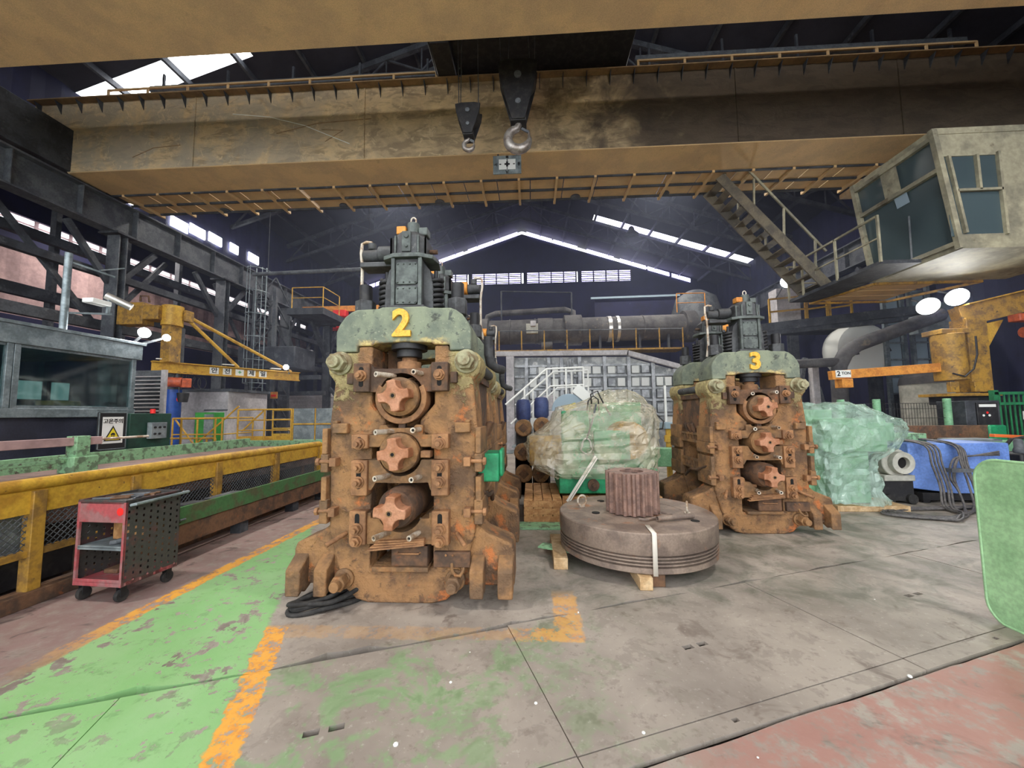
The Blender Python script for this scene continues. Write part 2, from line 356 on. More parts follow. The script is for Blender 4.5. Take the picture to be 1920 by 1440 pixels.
    return t.m
FLOORM = floor_mat()
fl = MB(); rj = random.Random(3)
def jag(v, amp): return [uv(-22 + 44*k/330, v + (amp + (.016 if v > 0 and k < 168 else 0))*(rj.uniform(-1, 1) + math.sin(k*.7))) for k in range(331)]
up_ = jag(.012, .014); lo_ = jag(-1.352, .004)
fl.add(up_ + [(26, 40, 0), (-26, 40, 0)], [tuple(range(333))])
fl.add(lo_[::-1] + [(-26, -14, 0), (26, -14, 0)], [tuple(range(333))])
n0 = len(up_)
for e in (up_, lo_[::-1]):
    fl.add(e + [(p[0], p[1], -.16) for p in e], [(k, k+n0, k+1+n0, k+1) for k in range(n0-1)])
fl.add([uv(-22, .1, -.16), uv(-22, -1.45, -.16), uv(22, -1.45, -.16), uv(22, .1, -.16)], [(0, 1, 2, 3)])
floor = struct('floor', fl, FLOORM)
def cells(us, vs, skip, z0=-.02, z1=.004):
    m = MB()
    for i in range(len(us)-1):
        for j in range(len(vs)-1):
            if (i, j) in skip: continue
            q = [uv(us[i], vs[j]), uv(us[i+1], vs[j]), uv(us[i+1], vs[j+1]), uv(us[i], vs[j+1])]
            m.add([(a[0], a[1], z0) for a in q] + [(a[0], a[1], z1) for a in q], [(0,3,2,1),(4,5,6,7),(0,1,5,4),(1,2,6,5),(2,3,7,6),(3,0,4,7)])
    return m
for k in range(-4, 5):
    u0 = -.18 + 2.38*k + .004; u1 = u0 + 2.372; c = (u0+u1)/2; zz = .004 + .002*((k*7) % 3)
    o = mesh_obj('floor_plate', cells([u0, c-.10, c-.022, c+.022, c+.10, u1], [-1.205, -.69, -.648, -.012 if k > -1 else -.045], {(1, 1), (3, 1)}, z1=zz), FLOORM, smooth=0); o.parent = floor
    h = u0 + .9
    o = mesh_obj('edge_strip', cells([u0, h-.02, h+.02, u1], [-1.328, -1.28, -1.255, -1.213], {(1, 1)}, z1=zz), FLOORM, smooth=0); o.parent = floor
# small debris on the floor
for k, (x, y) in enumerate([(.36, 3.30), (-.52, 2.45), (1.25, 1.93), (1.05, 2.0), (.0, 2.3), (2.3, 2.6), (-.45, 2.75), (.55, 2.12), (-.7, 2.0), (2.95, 3.6)]):
    m = MB(); r = .006 + .004*(k % 3); m.sphere((x, y, .004+r*.5), r, 7, .6 if k else 1.6)
    single('paper_scrap', ['white crumpled scrap on the floor below the orange corner mark', 'pale chip left of the plate seam, nearest the crack', 'pale chip on the front edge strip of the plates', 'pale chip just behind the front edge strip', 'pale chip beside the long plate seam', 'pale chip on the right plate near the red paint', 'pale chip close to the crack left of the orange mark', 'pale chip in the front right of the seam', 'pale chip near the front pair of lifting slots', 'pale chip on the far right floor plate'][k], 'debris', m, paper, smooth=60, group=None if k == 0 else 'pale chips on the floor')
# ------------------------------------------------------------------ hall shell
RX, RZ, RS = -.6, 16.6, .333
XL, XR, YB = -14.4, 14.6, 30.0
def roofz(x): return RZ - RS*abs(x - RX)
def corr(y0, y1, x, z0, z1, pitch=.35, d=.04):       # corrugated sheet facing +-X
    m = MB(); n = max(2, int((y1-y0)/pitch)); vs = []; fs = []
    for k in range(n+1):
        y = y0 + (y1-y0)*k/n; xx = x + (d if k % 2 else 0); vs += [(xx, y, z0), (xx, y, z1)]
    return m.add(vs, [(2*k, 2*k+2, 2*k+3, 2*k+1) for k in range(n)])
# back wall, with an opening for the louvred window row (z 12.1..13.0, x -8..8.1)
wb = MB(); z0_, z1_ = 12.08, 12.98
wb.box(-19, XR+.6, YB, YB+.2, 0, z0_)
for a, b in ((XL, -7.95), (8.1, XR)): wb.box(a, b, YB, YB+.2, z0_, z1_)
top = [(XL, z1_), (XR, z1_)] if roofz(XL) < z1_ else None
xa = RX - (RZ-.42-z1_)/RS; xb = RX + (RZ-.42-z1_)/RS
wb.prism([(xa, z1_), (xb, z1_), (RX, RZ-.42)], YB, YB+.2)
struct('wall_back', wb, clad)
wins = [(-7.9, -5.1), (-4.7, -.7), (-.25, 3.7), (4.1, 8.05)]
for i, (a, b) in enumerate(wins):
    g = MB(); g.box(a, b, YB+.1, YB+.13, z0_+.02, z1_-.02); w = struct('window_%d' % (i+1), g, daycool)
    npan = max(2, round((b-a)/1.0))
    for k in range(npan+1):
        x = a + (b-a)*k/npan; m = MB(); m.box(x-.05, x+.05, YB-.02, YB+.09, z0_, z1_); q = mesh_obj('mullion', m, blacksteel, smooth=0); q.parent = w
    for k in range(6):
        z = z0_ + .08 + k*.15 + (.06 if k > 1 else 0); m = MB(); m.box(a, b, YB+.0, YB+.08, z-.032, z+.032); q = mesh_obj('louvre_slat', m, blacksteel, smooth=0); q.parent = w
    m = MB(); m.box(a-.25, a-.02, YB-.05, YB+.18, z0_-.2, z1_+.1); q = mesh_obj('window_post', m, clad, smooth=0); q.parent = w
# daylight gap under the gable roof
seg = [(-13.2, -12.7), (-12.6, -11.9), (-7.9, -6.7), (-6.65, -5.4), (-5.0, -2.92), (-2.8, -.96), (-.2, 1.8), (1.95, 3.85), (4.6, 6.7), (7.2, 9.2), (9.35, 11.0), (11.2, 12.6)]
for i, (a, b) in enumerate(seg):
    m = MB(); f = lambda x: roofz(x) - .34
    m.prism([(a, f(a)-.08), (b, f(b)-.08), (b, f(b)+.2), (a, f(a)+.2)], YB-.06, YB-.02)
    struct('window_%d' % (i+5), m, daycool)
# roof slopes, with the two cross strips of skylight let in
def slope_quad(m, xa, xb, ya, yb, dz=0):
    m.add([(xa, ya, roofz(xa)+dz), (xb, ya, roofz(xb)+dz), (xb, yb, roofz(xb)+dz), (xa, yb, roofz(xa)+dz)], [(0, 1, 2, 3)])
rf = MB(); Y0 = -9
slope_quad(rf, XL-.5, RX, 11.5, 30.4); slope_quad(rf, XL-.5, RX, Y0, 10.7); slope_quad(rf, -9.2, RX, 10.7, 11.5)
slope_quad(rf, RX, XR+.5, 25.75, 30.4); slope_quad(rf, RX, XR+.5, Y0, 25.0); slope_quad(rf, RX, 4.4, 25.0, 25.75)
roof = struct('ceiling', rf, roofm)
for i, (a, b) in enumerate([(4.5, 5.2), (5.9, 8.9), (8.95, 9.7), (9.9, 10.6), (10.7, 12.6), (12.7, 13.3)]):
    m = MB(); slope_quad(m, a, b, 25.05, 25.7, .02); struct('window_%d' % (i+20), m, daycool)
for i, (a, b) in enumerate([(-13.6, -12.6), (-12.5, -11.4), (-11.2, -10.4), (-10.3, -9.3)]):
    m = MB(); slope_quad(m, a, b, 10.75, 11.45, .02); struct('window_%d' % (i+30), m, dayleft)
for x in [-13.2, -11.4, -9.6, -7.8, -6, -4.2, -2.4, .9, 2.7, 4.5, 6.3, 8.1, 9.9, 11.7, 13.2]:       # purlins
    m = MB(); m.box(x-.05, x+.05, Y0, 30, roofz(x)-.2, roofz(x)-.02); q = mesh_obj('purlin', m, steeld, smooth=0); q.parent = roof
def truss(y):
    m = MB(); lz = lambda x: roofz(x) - 1.25 if abs(x-RX) > 0 else 0
    m.bar((XL, y, roofz(XL)-.32), (RX, y, RZ-.32), .16, .2); m.bar((RX, y, RZ-.32), (XR, y, roofz(XR)-.32), .16, .2)
    m.bar((XL, y, roofz(XL)-1.25), (RX, y, RZ-1.5), .14, .16); m.bar((RX, y, RZ-1.5), (XR, y, roofz(XR)-1.25), .14, .16)
    xs = [XL + (XR-XL)*k/22 for k in range(23)]
    for k in range(22):
        a, b = xs[k], xs[k+1]; t, u = (roofz(a)-.35, roofz(b)-1.3) if k % 2 else (roofz(a)-1.3, roofz(b)-.35)
        m.bar((a, y, t), (b, y, u), .06); m.bar((b, y, roofz(b)-1.3), (b, y, roofz(b)-.35), .05)
    q = mesh_obj('roof_truss', m, steeld, smooth=0); q.parent = roof
for y in (4.2, 8.4, 12.9, 17.1, 21.3, 25.4): truss(y)
# right roof light rods and left clerestory
# side walls above the runways
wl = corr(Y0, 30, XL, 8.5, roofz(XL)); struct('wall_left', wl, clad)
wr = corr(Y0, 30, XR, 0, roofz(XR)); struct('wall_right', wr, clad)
for i, (a, b, z) in enumerate([(14.0, 14.75, 9.3), (14.85, 15.6, 9.42), (15.8, 16.5, 9.5), (17.0, 17.5, 9.55), (18.2, 18.9, 9.6), (12.2, 12.7, 9.3)]):
    m = MB(); m.box(XL+.06, XL+.1, a, b, z, z+.42); struct('window_%d' % (i+40), m, dayleft)
# left aisle: outer wall of pinkish sheet with a window strip, low roof
XA = -18.4
struct('wall_aisle', corr(-4, 30, XA, 0, 9.6), pink)
m = MB(); m.box(XA, XL, -4, 30, 9.6, 9.7); struct('ceiling_aisle', m, roofm)
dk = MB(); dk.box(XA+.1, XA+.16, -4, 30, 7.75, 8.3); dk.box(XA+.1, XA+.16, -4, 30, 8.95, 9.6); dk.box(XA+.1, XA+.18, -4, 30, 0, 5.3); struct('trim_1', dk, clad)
for k in range(20):
    y = 8.6 + k*1.06
    for dz, hh in ((0, .34), (.42, .16)):
        m = MB(); m.box(XA+.1, XA+.14, y, y+.9, 8.32+dz, 8.32+dz+hh); struct('window_%d' % (50+2*k+(dz > 0)), m, day)
area_light('aisle_fill_light', (-16.4, 14, 8.9), 1.2, 150, (1, .93, .9))  # fill added to brighten the pink wall, no fixture here
# runway beams on both sides
def runway(x, side, lab):
    r = thing('runway_beam', lab, 'beam', (x, 10, 7.5), world=True)
    m = MB(); m.box(x-.015, x+.015, -8, 30, 7.55, 8.48); part(r, 'web', m, steelm, smooth=0)
    for z in (7.5, 8.46):
        m = MB(); m.box(x-.22, x+.22, -8, 30, z, z+.05); part(r, 'flange', m, steelm, smooth=0)
    m = MB(); m.box(x-.04, x+.04, -8, 30, 8.51, 8.6); part(r, 'rail', m, blacksteel, smooth=0)
    st = None
    for k in range(24):
        y = -7 + k*1.55
        if st is None:
            m = MB(); m.box(x-.2, x+.2, y-.01, y+.01, 7.55, 8.46); st = part(r, 'stiffener', m, steelm, smooth=0); y00 = y
        else: again(st, (0, y-y00, 0))
    return r
runway(-13.2, 1, 'long grey crane runway girder along the left side'); runway(13.4, -1, 'long grey crane runway girder along the right side')
# columns
def column(x, y, h, lab, grp, w=.42, mat=None, arm=True):
    r = thing('steel_column', lab, 'column', (x, y, 0), group=grp)
    m = MB(); m.box(-w/2, w/2, -.13, -.1, 0, h).box(-w/2, w/2, .1, .13, 0, h).box(-.02, .02, -.1, .1, 0, h); part(r, 'shaft', m, mat or steelm, smooth=0)
    m = MB(); m.box(-w*.8, w*.8, -.3, .3, 0, .04); part(r, 'base_plate', m, steeld, smooth=0)
    m = MB(); m.box(-w*.8, w*.8, -.3, .3, h-.06, h); part(r, 'cap_plate', m, steeld, smooth=0)
    if arm:
        m = MB(); m.bar((-.1, .1, h-1.6), (-.1, 1.3, h-.12), .12, .16); m.bar((-.1, -.1, h-1.6), (-.1, -1.3, h-.12), .12, .16); part(r, 'knee_brace', m, steeld, smooth=0)
    return r
cols = ['grey steel column nearest, behind the yellow jib pivot on the left', 'second grey steel column from the jib pivot, under the left runway', 'third grey steel column along the left runway behind the ladder tower', 'fourth grey steel column along the left runway, far back', 'fifth grey steel column along the left runway, beside the far wall']
for k, y in enumerate((11.2, 15.4, 19.6, 23.8, 28.0)): column(-13.2, y, 7.5, cols[k], 'columns under the left runway')
column(-13.2, 6.8, 7.5, 'nearest left column carrying the runway beside the cabin', 'columns under the left runway')
for k, y in enumerate((9.0, 14.5, 20.0, 25.5)): column(13.4, y, 7.5, ['column under the right runway beside the yellow jib', 'second column under the right runway, behind the white drum', 'third column under the right runway', 'far column under the right runway'][k], 'columns under the right runway')
# aisle framing: horizontal girts and diagonals between the left columns
gi = 0
for (x, z, w, lab) in ((-13.52, 6.2, .22, 'upper grey horizontal girder between left columns'), (-13.52, 4.55, .3, 'long dark horizontal girder between left columns above cabin roof'), (-14.7, 5.35, .34, 'dark horizontal girder in the left aisle crossing the pink wall'), (-14.7, 7.1, .28, 'high dark aisle girder just under the runway')):
    m = MB(); m.box(x-.1, x+.1, 3, 29, z-w/2, z+w/2); single('side_girder', lab, 'girder', m, steeld, smooth=0)
for k, (y0, y1) in enumerate(((8.6, 11.1), (11.3, 13.3), (15.5, 17.5), (17.5, 19.5), (19.7, 21.7), (21.7, 23.7))):
    a, b = ((4.6, 7.4) if k % 2 else (7.4, 4.6))
    m = MB(); m.bar((-13.7, y0+.1*(k>2), a), (-13.7, y1, b), .1, .14); single('diagonal_brace', ['dark diagonal brace left of the jib pivot column', 'dark diagonal brace right of the jib pivot column', 'dark diagonal brace behind the jib boom', 'dark diagonal brace behind the jib boom tip', 'dark diagonal brace behind the ladder', 'far dark diagonal brace under left runway'][k], 'brace', m, steeld, smooth=0)
for k in range(9):
    y = 8.8 + k*2.1; m = MB(); m.box(-15.05, -14.85, y-.07, y+.07, 0, 9.6); single('aisle_post', ['first', 'second', 'third', 'fourth', 'fifth', 'sixth', 'seventh', 'eighth', 'ninth'][k] + ' thin dark aisle post from the left before the pink wall', 'post', m, steeld, smooth=0, group='posts in the left aisle')
# fixtures of the added fill lamps
bl = None
for k, (x, y) in enumerate(BAYS):
    if bl is None:
        bl = thing('added_bay_lamp', 'added round roof lamp near the camera on the left', 'lamp', (x, y, 12.02), group='added fill lamps under the roof')
        m = MB(); m.lathe([(.1, .5), (.16, .42), (.2, .25), (.42, .03)]); part(bl, 'housing', m, steelm)
        m = MB(); m.cyl((0, 0, .5), (0, 0, 1.7), .012, n=6); part(bl, 'cable', m, blacksteel)
    else: copy_tree(bl, (x, y, 12.02), label=['', 'added round roof lamp near the camera on the right', 'added round roof lamp left behind the far crane girder', 'added round roof lamp right behind the far crane girder', 'farthest added round roof lamp on the left', 'farthest added round roof lamp on the right'][k])
# ------------------------------------------------------------------ overhead crane
def girder_mat():
    t = NT('sooty crane girder'); p = t.obj(); x, y, z = t.xyz(p); n1 = t.noise(p, 1.1, 6, .65, .5); n2 = t.noise(p, 3.5, 6, .7, 1.2)
    st = t.node('ShaderNodeMapping'); st.inputs['Scale'].default_value = (.7, 1, 1.9); t.link(p, st.inputs[0]); n3 = t.noise(st.outputs[0], 2.2, 6, .65, .8)
    c = t.mix(t.ss(n1, .35, .65), C(214, 188, 146), C(178, 156, 124))
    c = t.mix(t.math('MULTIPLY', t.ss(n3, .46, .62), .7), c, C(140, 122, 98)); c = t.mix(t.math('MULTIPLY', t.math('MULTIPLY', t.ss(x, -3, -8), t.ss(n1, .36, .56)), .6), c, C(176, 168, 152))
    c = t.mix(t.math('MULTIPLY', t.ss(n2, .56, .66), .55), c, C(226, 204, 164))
    soot_shade = t.ss(t.math('ADD', t.math('MULTIPLY', x, .22), t.math('MULTIPLY', n1, 1.6)), .75, 1.5)  # soot and the dimmer light to the right, both put into the colour
    c = t.mix(t.math('MULTIPLY', soot_shade, .93), c, t.mix(t.ss(n3, .4, .62), C(58, 50, 44), C(84, 72, 60)))
    t.link(c, t.b.inputs['Base Color']); t.b.inputs['Roughness'].default_value = .8
    t.bump(t.math('ADD', n3, n2), .5, .05); return t.m
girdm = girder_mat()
ochre = M('ochre underside paint', C(222, 186, 134), C(204, 172, 128), 1.2, (.4, .62), .75, 0, .03, 70, C(196, 164, 120), 3, (.6, .75))
ochred = M('dim ochre plate', C(168, 138, 98), C(146, 120, 88), 2, (.4, .62), .8, 0, .08, 10)
crane = thing('overhead_crane', 'sooty ochre double-girder overhead crane spanning the hall with cab and stairs', 'crane', (0, 8, 8.5), world=True)
GZ0, GZ1 = 8.56, 10.75
GX0, GX1 = -13.0, 13.2
def girder(y0, y1, front_st):
    m = MB(); m.prism([(GX0-.1, GZ0+.03), (GX1, GZ0+.03), (GX1, GZ1-.03), (-14.3, GZ1-.03), (-14.3, 10.05)], y0+.08, y1-.08)
    # tapered left end of the web
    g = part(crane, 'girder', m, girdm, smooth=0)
    m = MB(); m.box(GX0, GX1, y0, y1, GZ0, GZ0+.03); part(crane, 'bottom_flange', m, ochre, smooth=0, parent=g)
    m = MB(); m.box(-14.3, GX1, y0-.12, y1+.1, GZ1-.03, GZ1); part(crane, 'top_flange', m, ochred, smooth=0, parent=g)
    st = None; nst = 44
    for k in range(nst):
        x = -14.1 + k*(GX1+13.8)/(nst-1)
        if st is None:
            m = MB(); m.add([(x-.008, y0-.1, GZ1-.04), (x-.008, y0+.08, GZ1-.34), (x-.008, y0+.08, GZ1-.04), (x+.008, y0-.1, GZ1-.04), (x+.008, y0+.08, GZ1-.34), (x+.008, y0+.08, GZ1-.04)], [(0, 1, 2), (5, 4, 3), (0, 3, 4, 1), (1, 4, 5, 2), (2, 5, 3, 0)])
            st = part(crane, 'gusset', m, steeld, smooth=0, parent=g); x00 = x
        else: again(st, (x-x00, 0, 0))
    for x in (-9.4, -4.5, .6, 5.5, 9.6):
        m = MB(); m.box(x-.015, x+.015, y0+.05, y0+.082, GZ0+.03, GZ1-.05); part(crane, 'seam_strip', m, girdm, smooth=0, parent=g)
    return g
gf = girder(9.65, 10.75, 1); gn = girder(5.35, 6.5, 1)
for k, pts in enumerate(([(-8.3, 10.15), (-7.2, 10.0), (-6.2, 9.7), (-4.9, 9.1)], [(-11.2, 9.0), (-10.6, 9.25), (-9.8, 9.3)], [(-7.0, 9.5), (-5.8, 9.75), (-4.3, 9.8)], [(-5.6, 9.2), (-5.1, 9.5), (-5.7, 9.55)])):
    m = MB(); m.tube([(x, 9.73, z) for x, z in pts], .012, 5); part(crane, 'web_scratch', m, paper if k == 0 else ochred, parent=gf)  # thin raised tubes stand for scratches on the web
# end carriage on the left, sloping out of the girder
for sx, nm in ((-1, 'end_carriage'), (1, 'end_carriage')):
    x = -13.35 if sx < 0 else 13.35
    m = MB(); m.prism([(4.6, 8.66), (11.4, 8.66), (11.4, 9.35), (10.9, 9.9), (5.2, 9.9), (4.6, 9.35)], x-.3, x+.3, 'x'); ec = part(crane, nm, m, steeld, .02)
    for yy in (5.1, 10.9):
        m = MB(); m.cyl((x-.1, yy, 8.82), (x+.1, yy, 8.82), .22, n=20); part(crane, 'wheel', m, blacksteel, parent=ec)
# walkway along the far side of the far girder, its ochre plates on brackets
for x0 in range(26):
    x = GX0 + .05 + x0*1.0
    m = MB(); m.box(x+.02, x+.99, 10.80, 11.36, GZ0+.02, GZ0+.04); part(crane, 'walkway_plate', m, ochre, smooth=0)
    m = MB(); m.box(x+.02, x+.99, 11.40, 11.92, GZ0+.02, GZ0+.04); part(crane, 'walkway_plate', m, ochre, smooth=0)
for k in range(24):
    x = GX0 + .4 + k*1.12
    m = MB(); m.box(x-.035, x+.035, 10.74, 12.1, GZ0-.07, GZ0+.015); part(crane, 'walkway_bracket', m, ochre, smooth=0)
for y in (10.78, 11.38, 11.94):
    m = MB(); m.box(GX0, GX1, y-.025, y+.025, GZ0-.04, GZ0+.02); part(crane, 'walkway_stringer', m, steeld, smooth=0)
for x in (-6.1, -2.9, 1.5, 4.3, -10.2):
    m = MB(); m.lathe([(.05, .12), (.12, .05), (.16, -.03)], (x, 11.85, GZ0+.02), n=14); part(crane, 'walkway_lamp', m, steelm)
# handrail over the far girder
def rail(xa, xb, y, mat, nm='handrail'):
    n = max(1, int((xb-xa)/1.15)); r_ = MB(); r_.bar((xa, y, GZ1+.34), (xb, y, GZ1+.34), .045); q = part(crane, nm, r_, mat, smooth=0)
    for k in range(n+1):
        x = xa + (xb-xa)*k/n; m = MB(); m.bar((x, y, GZ1), (x, y, GZ1+.36), .06, .03); part(crane, 'rail_post', m, mat, smooth=0, parent=q)
rail(-12.1, -2.5, 9.75, ochre); rail(3.0, 11.6, 9.75, ochre)
# bus bar rail beyond, seen between the girders
for (xa, xb, z) in ((-11.8, -2.6, 11.9), (3.2, 12.4, 12.0)):
    m = MB(); m.box(xa, xb, 10.6, 10.72, z-.09, z+.09); b_ = part(crane, 'bus_bar_tray', m, steelm, smooth=0)
    for k in range(5):
        x = xa + .4 + k*(xb-xa-.8)/4; m = MB(); m.bar((x, 10.66, GZ1), (x, 10.66, z+.5), .06); part(crane, 'tray_post', m, steeld, smooth=0, parent=b_)
# dark trolley across the girders
m = MB(); m.box(-2.5, 2.7, 5.9, 10.2, 10.98, 11.3); tro = part(crane, 'trolley_frame', m, blacksteel, .02)
m = MB(); m.box(-2.1, -.3, 6.7, 9.3, 11.3, 12.2); part(crane, 'hoist_drum_house', m, blacksteel, .04, parent=tro)
m = MB(); m.cyl((-.1, 7.9, 11.75), (2.3, 7.9, 11.75), .42, n=20); part(crane, 'hoist_drum', m, blacksteel, parent=tro)
for x in (-2.3, 2.5):
    for y in (6.0, 10.1):
        m = MB(); m.cyl((x, y-.06, 10.9), (x, y+.06, 10.9), .16, n=16); part(crane, 'trolley_wheel', m, blacksteel, parent=tro)
for b_ in ((1.2, 2.6, 6.2, 7.4, 10.7, 10.98), (-2.4, -1.9, 8.6, 9.6, 10.75, 10.98)):
    m = MB(); m.box(*b_); part(crane, 'trolley_gear', m, blacksteel, .02, parent=tro)
# direction sign under the far girder
sg = MB(); sg.cbox((-.55, 9.55, 8.17), (.74, .03, .5), rx=-.0); sgn = part(crane, 'direction_sign', sg, greyp, smooth=0, label='grey framed plate with a black cross and direction letters')
m = MB(); m.cbox((-.55, 9.525, 8.17), (.44, .012, .28)); part(crane, 'sign_face', m, paper, smooth=0, parent=sgn)
m = MB(); m.cbox((-.55, 9.51, 8.17), (.05, .012, .14)); m.cbox((-.55, 9.511, 8.17), (.14, .012, .04))
for dx, dz in ((.18, 0), (-.18, 0), (0, .11), (0, -.11)): m.cbox((-.55+dx, 9.512, 8.17+dz), (.05 if dx else .02, .012, .02 if dx else .05))
MX = lambda x, y, z, sx=1: Matrix.Translation((x, y, z)) @ Matrix.Rotation(PI/2, 4, 'X')
m.text('서', .1, .01, MX(-.85, 9.525, 8.17)); m.text('동', .1, .01, MX(-.24, 9.525, 8.17)); m.text('북', .1, .01, MX(-.55, 9.525, 8.365)); m.text('남', .1, .01, MX(-.55, 9.525, 7.965))
part(crane, 'sign_lettering', m, ink, smooth=0, parent=sgn)
m = MB(); m.bar((-.8, 9.6, 8.38), (-.8, 9.7, 8.6), .03); m.bar((-.3, 9.6, 8.38), (-.3, 9.7, 8.6), .03); part(crane, 'sign_hanger', m, steeld, parent=sgn)
# ---- operator cab hung at the right
cabm = M('dusty pale cab paint', C(172, 166, 140), C(132, 128, 110), 1.6, (.4, .62), .7, 0, .1, 10, C(106, 96, 76), 2.2, (.6, .72))
CX0, CX1, CY0, CY1, CZ0, CZ1 = 8.75, 11.9, 7.95, 9.95, 4.9, 7.45
lean = -.32                                            # the window side leans out at the top
def cx(z): return CX0 + lean*(z-CZ0)/(CZ1-CZ0)
cab = MB()
def slab(m, x0, x1, y0, y1, z0, z1, leanl=True):
    a0, a1 = (cx(z0), cx(z1)) if leanl else (x0, x0)
    m.add([(a0,y0,z0),(x1,y0,z0),(x1,y1,z0),(a0,y1,z0),(a1,y0,z1),(x1,y0,z1),(x1,y1,z1),(a1,y1,z1)],
          [(0,3,2,1),(4,5,6,7),(0,1,5,4),(1,2,6,5),(2,3,7,6),(3,0,4,7)])
slab(cab, 0, CX1+.01, CY0-.015, CY1+.01, CZ0-.02, CZ0+.10); slab(cab, 0, CX1+.01, CY0-.015, CY1+.01, CZ1-.12, CZ1+.01)
cab.box(CX1-.06, CX1, CY0, CY1, CZ0, CZ1); cab.box(CX0, CX1, CY1-.06, CY1, CZ0, CZ1)
# front wall right of the front windows, above and below them
cab.box(9.62, CX1, CY0, CY0+.06, CZ0, CZ1)
slab(cab, 0, 9.62, CY0, CY0+.06, 6.85, CZ1); slab(cab, 0, 9.62, CY0, CY0+.06, CZ0, CZ0+.28)
cabo = part(crane, 'operator_cab', cab, cabm, smooth=0, label='dusty pale operator cab with large dark windows')
def sidebar(y0, y1, z0, z1, w=.05):
    m = MB(); m.bar((cx(z0)-.01, y0, z0), (cx(z1)-.01, y1, z1), w, w, up=(1, 0, 0)); part(crane, 'window_bar', m, cabm, smooth=0, parent=cabo)
for y in (CY0+.02, CY1-.02): sidebar(y, y, CZ0, CZ1, .1)
for z in (CZ0+.12, 6.6, 7.28): sidebar(CY0, CY1, z, z, .09)
m = MB(); m.add([(cx(6.62)-.02, 8.8, 6.62), (cx(6.62)-.02, 9.2, 6.62), (cx(7.3)-.02, 9.2, 7.3), (cx(7.3)-.02, 8.8, 7.3)], [(0, 1, 2, 3)]); part(crane, 'blank_panel', m, cabm, smooth=0, parent=cabo)
m = MB(); m.bar((cx(5.0)-.04, 8.9, 5.0), (cx(6.0)-.04, 8.75, 6.0), .03); part(crane, 'wiper', m, steelm, smooth=0, parent=cabo)
m = MB(); m.add([(cx(CZ0)+.03, CY0, CZ0), (cx(CZ0)+.03, CY1, CZ0), (cx(CZ1)+.03, CY1, CZ1), (cx(CZ1)+.03, CY0, CZ1)], [(0, 1, 2, 3)]); part(crane, 'side_glass', m, glassd, smooth=0, parent=cabo)
m = MB(); m.box(8.6, 9.62, CY0+.02, CY0+.03, CZ0+.25, 6.9); part(crane, 'front_glass', m, glassd, smooth=0, parent=cabo)
for (a, b) in (((8.75, 6.1), (9.62, 6.1)), ((9.2, 6.1), (9.2, 6.85)), ((9.62, 5.15), (9.62, 6.9)), ((8.85, 5.2), (8.65, 6.85))):
    m = MB(); m.bar((a[0], CY0-.01, a[1]), (b[0], CY0-.01, b[1]), .05, .07, up=(0, 1, 0)); part(crane, 'window_bar', m, cabm, smooth=0, parent=cabo)
m = MB(); m.add([(cx(6.3)-.0, 8.7, 6.3), (cx(6.3)-.0, 9.0, 6.3), (cx(6.55)-.0, 9.02, 6.55), (cx(6.55)-.0, 8.72, 6.55)], [(3, 2, 1, 0)]); part(crane, 'window_notice', m, lblue, smooth=0, parent=cabo)
m = MB(); m.box(9.3, 9.8, 8.9, 9.4, CZ0+.1, 5.75); m.box(9.35, 9.75, 9.35, 9.45, 5.7, 6.4); part(crane, 'operator_seat', m, blacksteel, .03, parent=cabo)
for x in (10.2, 11.6):
    for y in (9.7,):
        m = MB(); m.bar((x, y, CZ1), (x, y+.3, GZ0+.1), .14); part(crane, 'cab_hanger', m, cabm, smooth=0, parent=cabo)
m = MB(); m.box(8.6, 13.0, 8.3, 10.6, 7.46, 7.58); part(crane, 'cab_carrier', m, ochred, .01, parent=cabo)
# platform beside the cab and its floor grid
plat = MB(); plat.box(7.75, 8.6, 8.6, 11.6, 4.86, 4.94); pl = part(crane, 'cab_platform', plat, steeld, smooth=0)
m = MB()
for (a, b) in (((8.8, 10.0), (11.4, 10.0)), ((8.4, 11.7), (10.6, 11.7)), ((8.8, 10.0), (8.4, 11.7)), ((11.4, 10.0), (10.6, 11.7))): m.bar((a[0], a[1], 4.85), (b[0], b[1], 4.85), .06)
part(crane, 'rear_grid_frame', m, yellowd, smooth=0, parent=pl)
for k in range(3):
    y = 10.1 + k*.5; m = MB(); m.box(8.8-.12*k, 10.4, y, y+.42, 4.86, 4.88); part(crane, 'rear_floor_plate', m, ochre, smooth=0, parent=pl)
stairm = M('dull brown stair steel', C(122, 112, 94), C(92, 86, 76), 2, rough=.8, bump=.1)  # dull brown for stringers and treads
# stairs from walkway down to the platform
A, B = Vector((5.6, 11.4, 8.5)), Vector((8.05, 10.9, 4.95))
for dy in (-.42, .42):
    m = MB(); m.bar(A + Vector((0, dy, 0)), B + Vector((0, dy, 0)), .05, .26); st_ = part(crane, 'stair_stringer', m, stairm, smooth=0)
    m = MB(); m.bar(A + Vector((.2, dy, .95)), B + Vector((0, dy, 1.0)), .05); hr = part(crane, 'stair_handrail', m, cabm, smooth=0)
    for k in range(4):
        p = A.lerp(B, (k+.2)/3.6); m = MB(); m.bar(p + Vector((0, dy, 0)), p + Vector((.05, dy, .98)), .045); part(crane, 'stair_post', m, cabm, smooth=0, parent=hr)
for k in range(13):
    p = A.lerp(B, (k+.5)/13); m = MB(); m.box(p.x-.14, p.x+.12, p.y-.42, p.y+.42, p.z-.015, p.z+.015); part(crane, 'stair_tread', m, stairm, smooth=0)
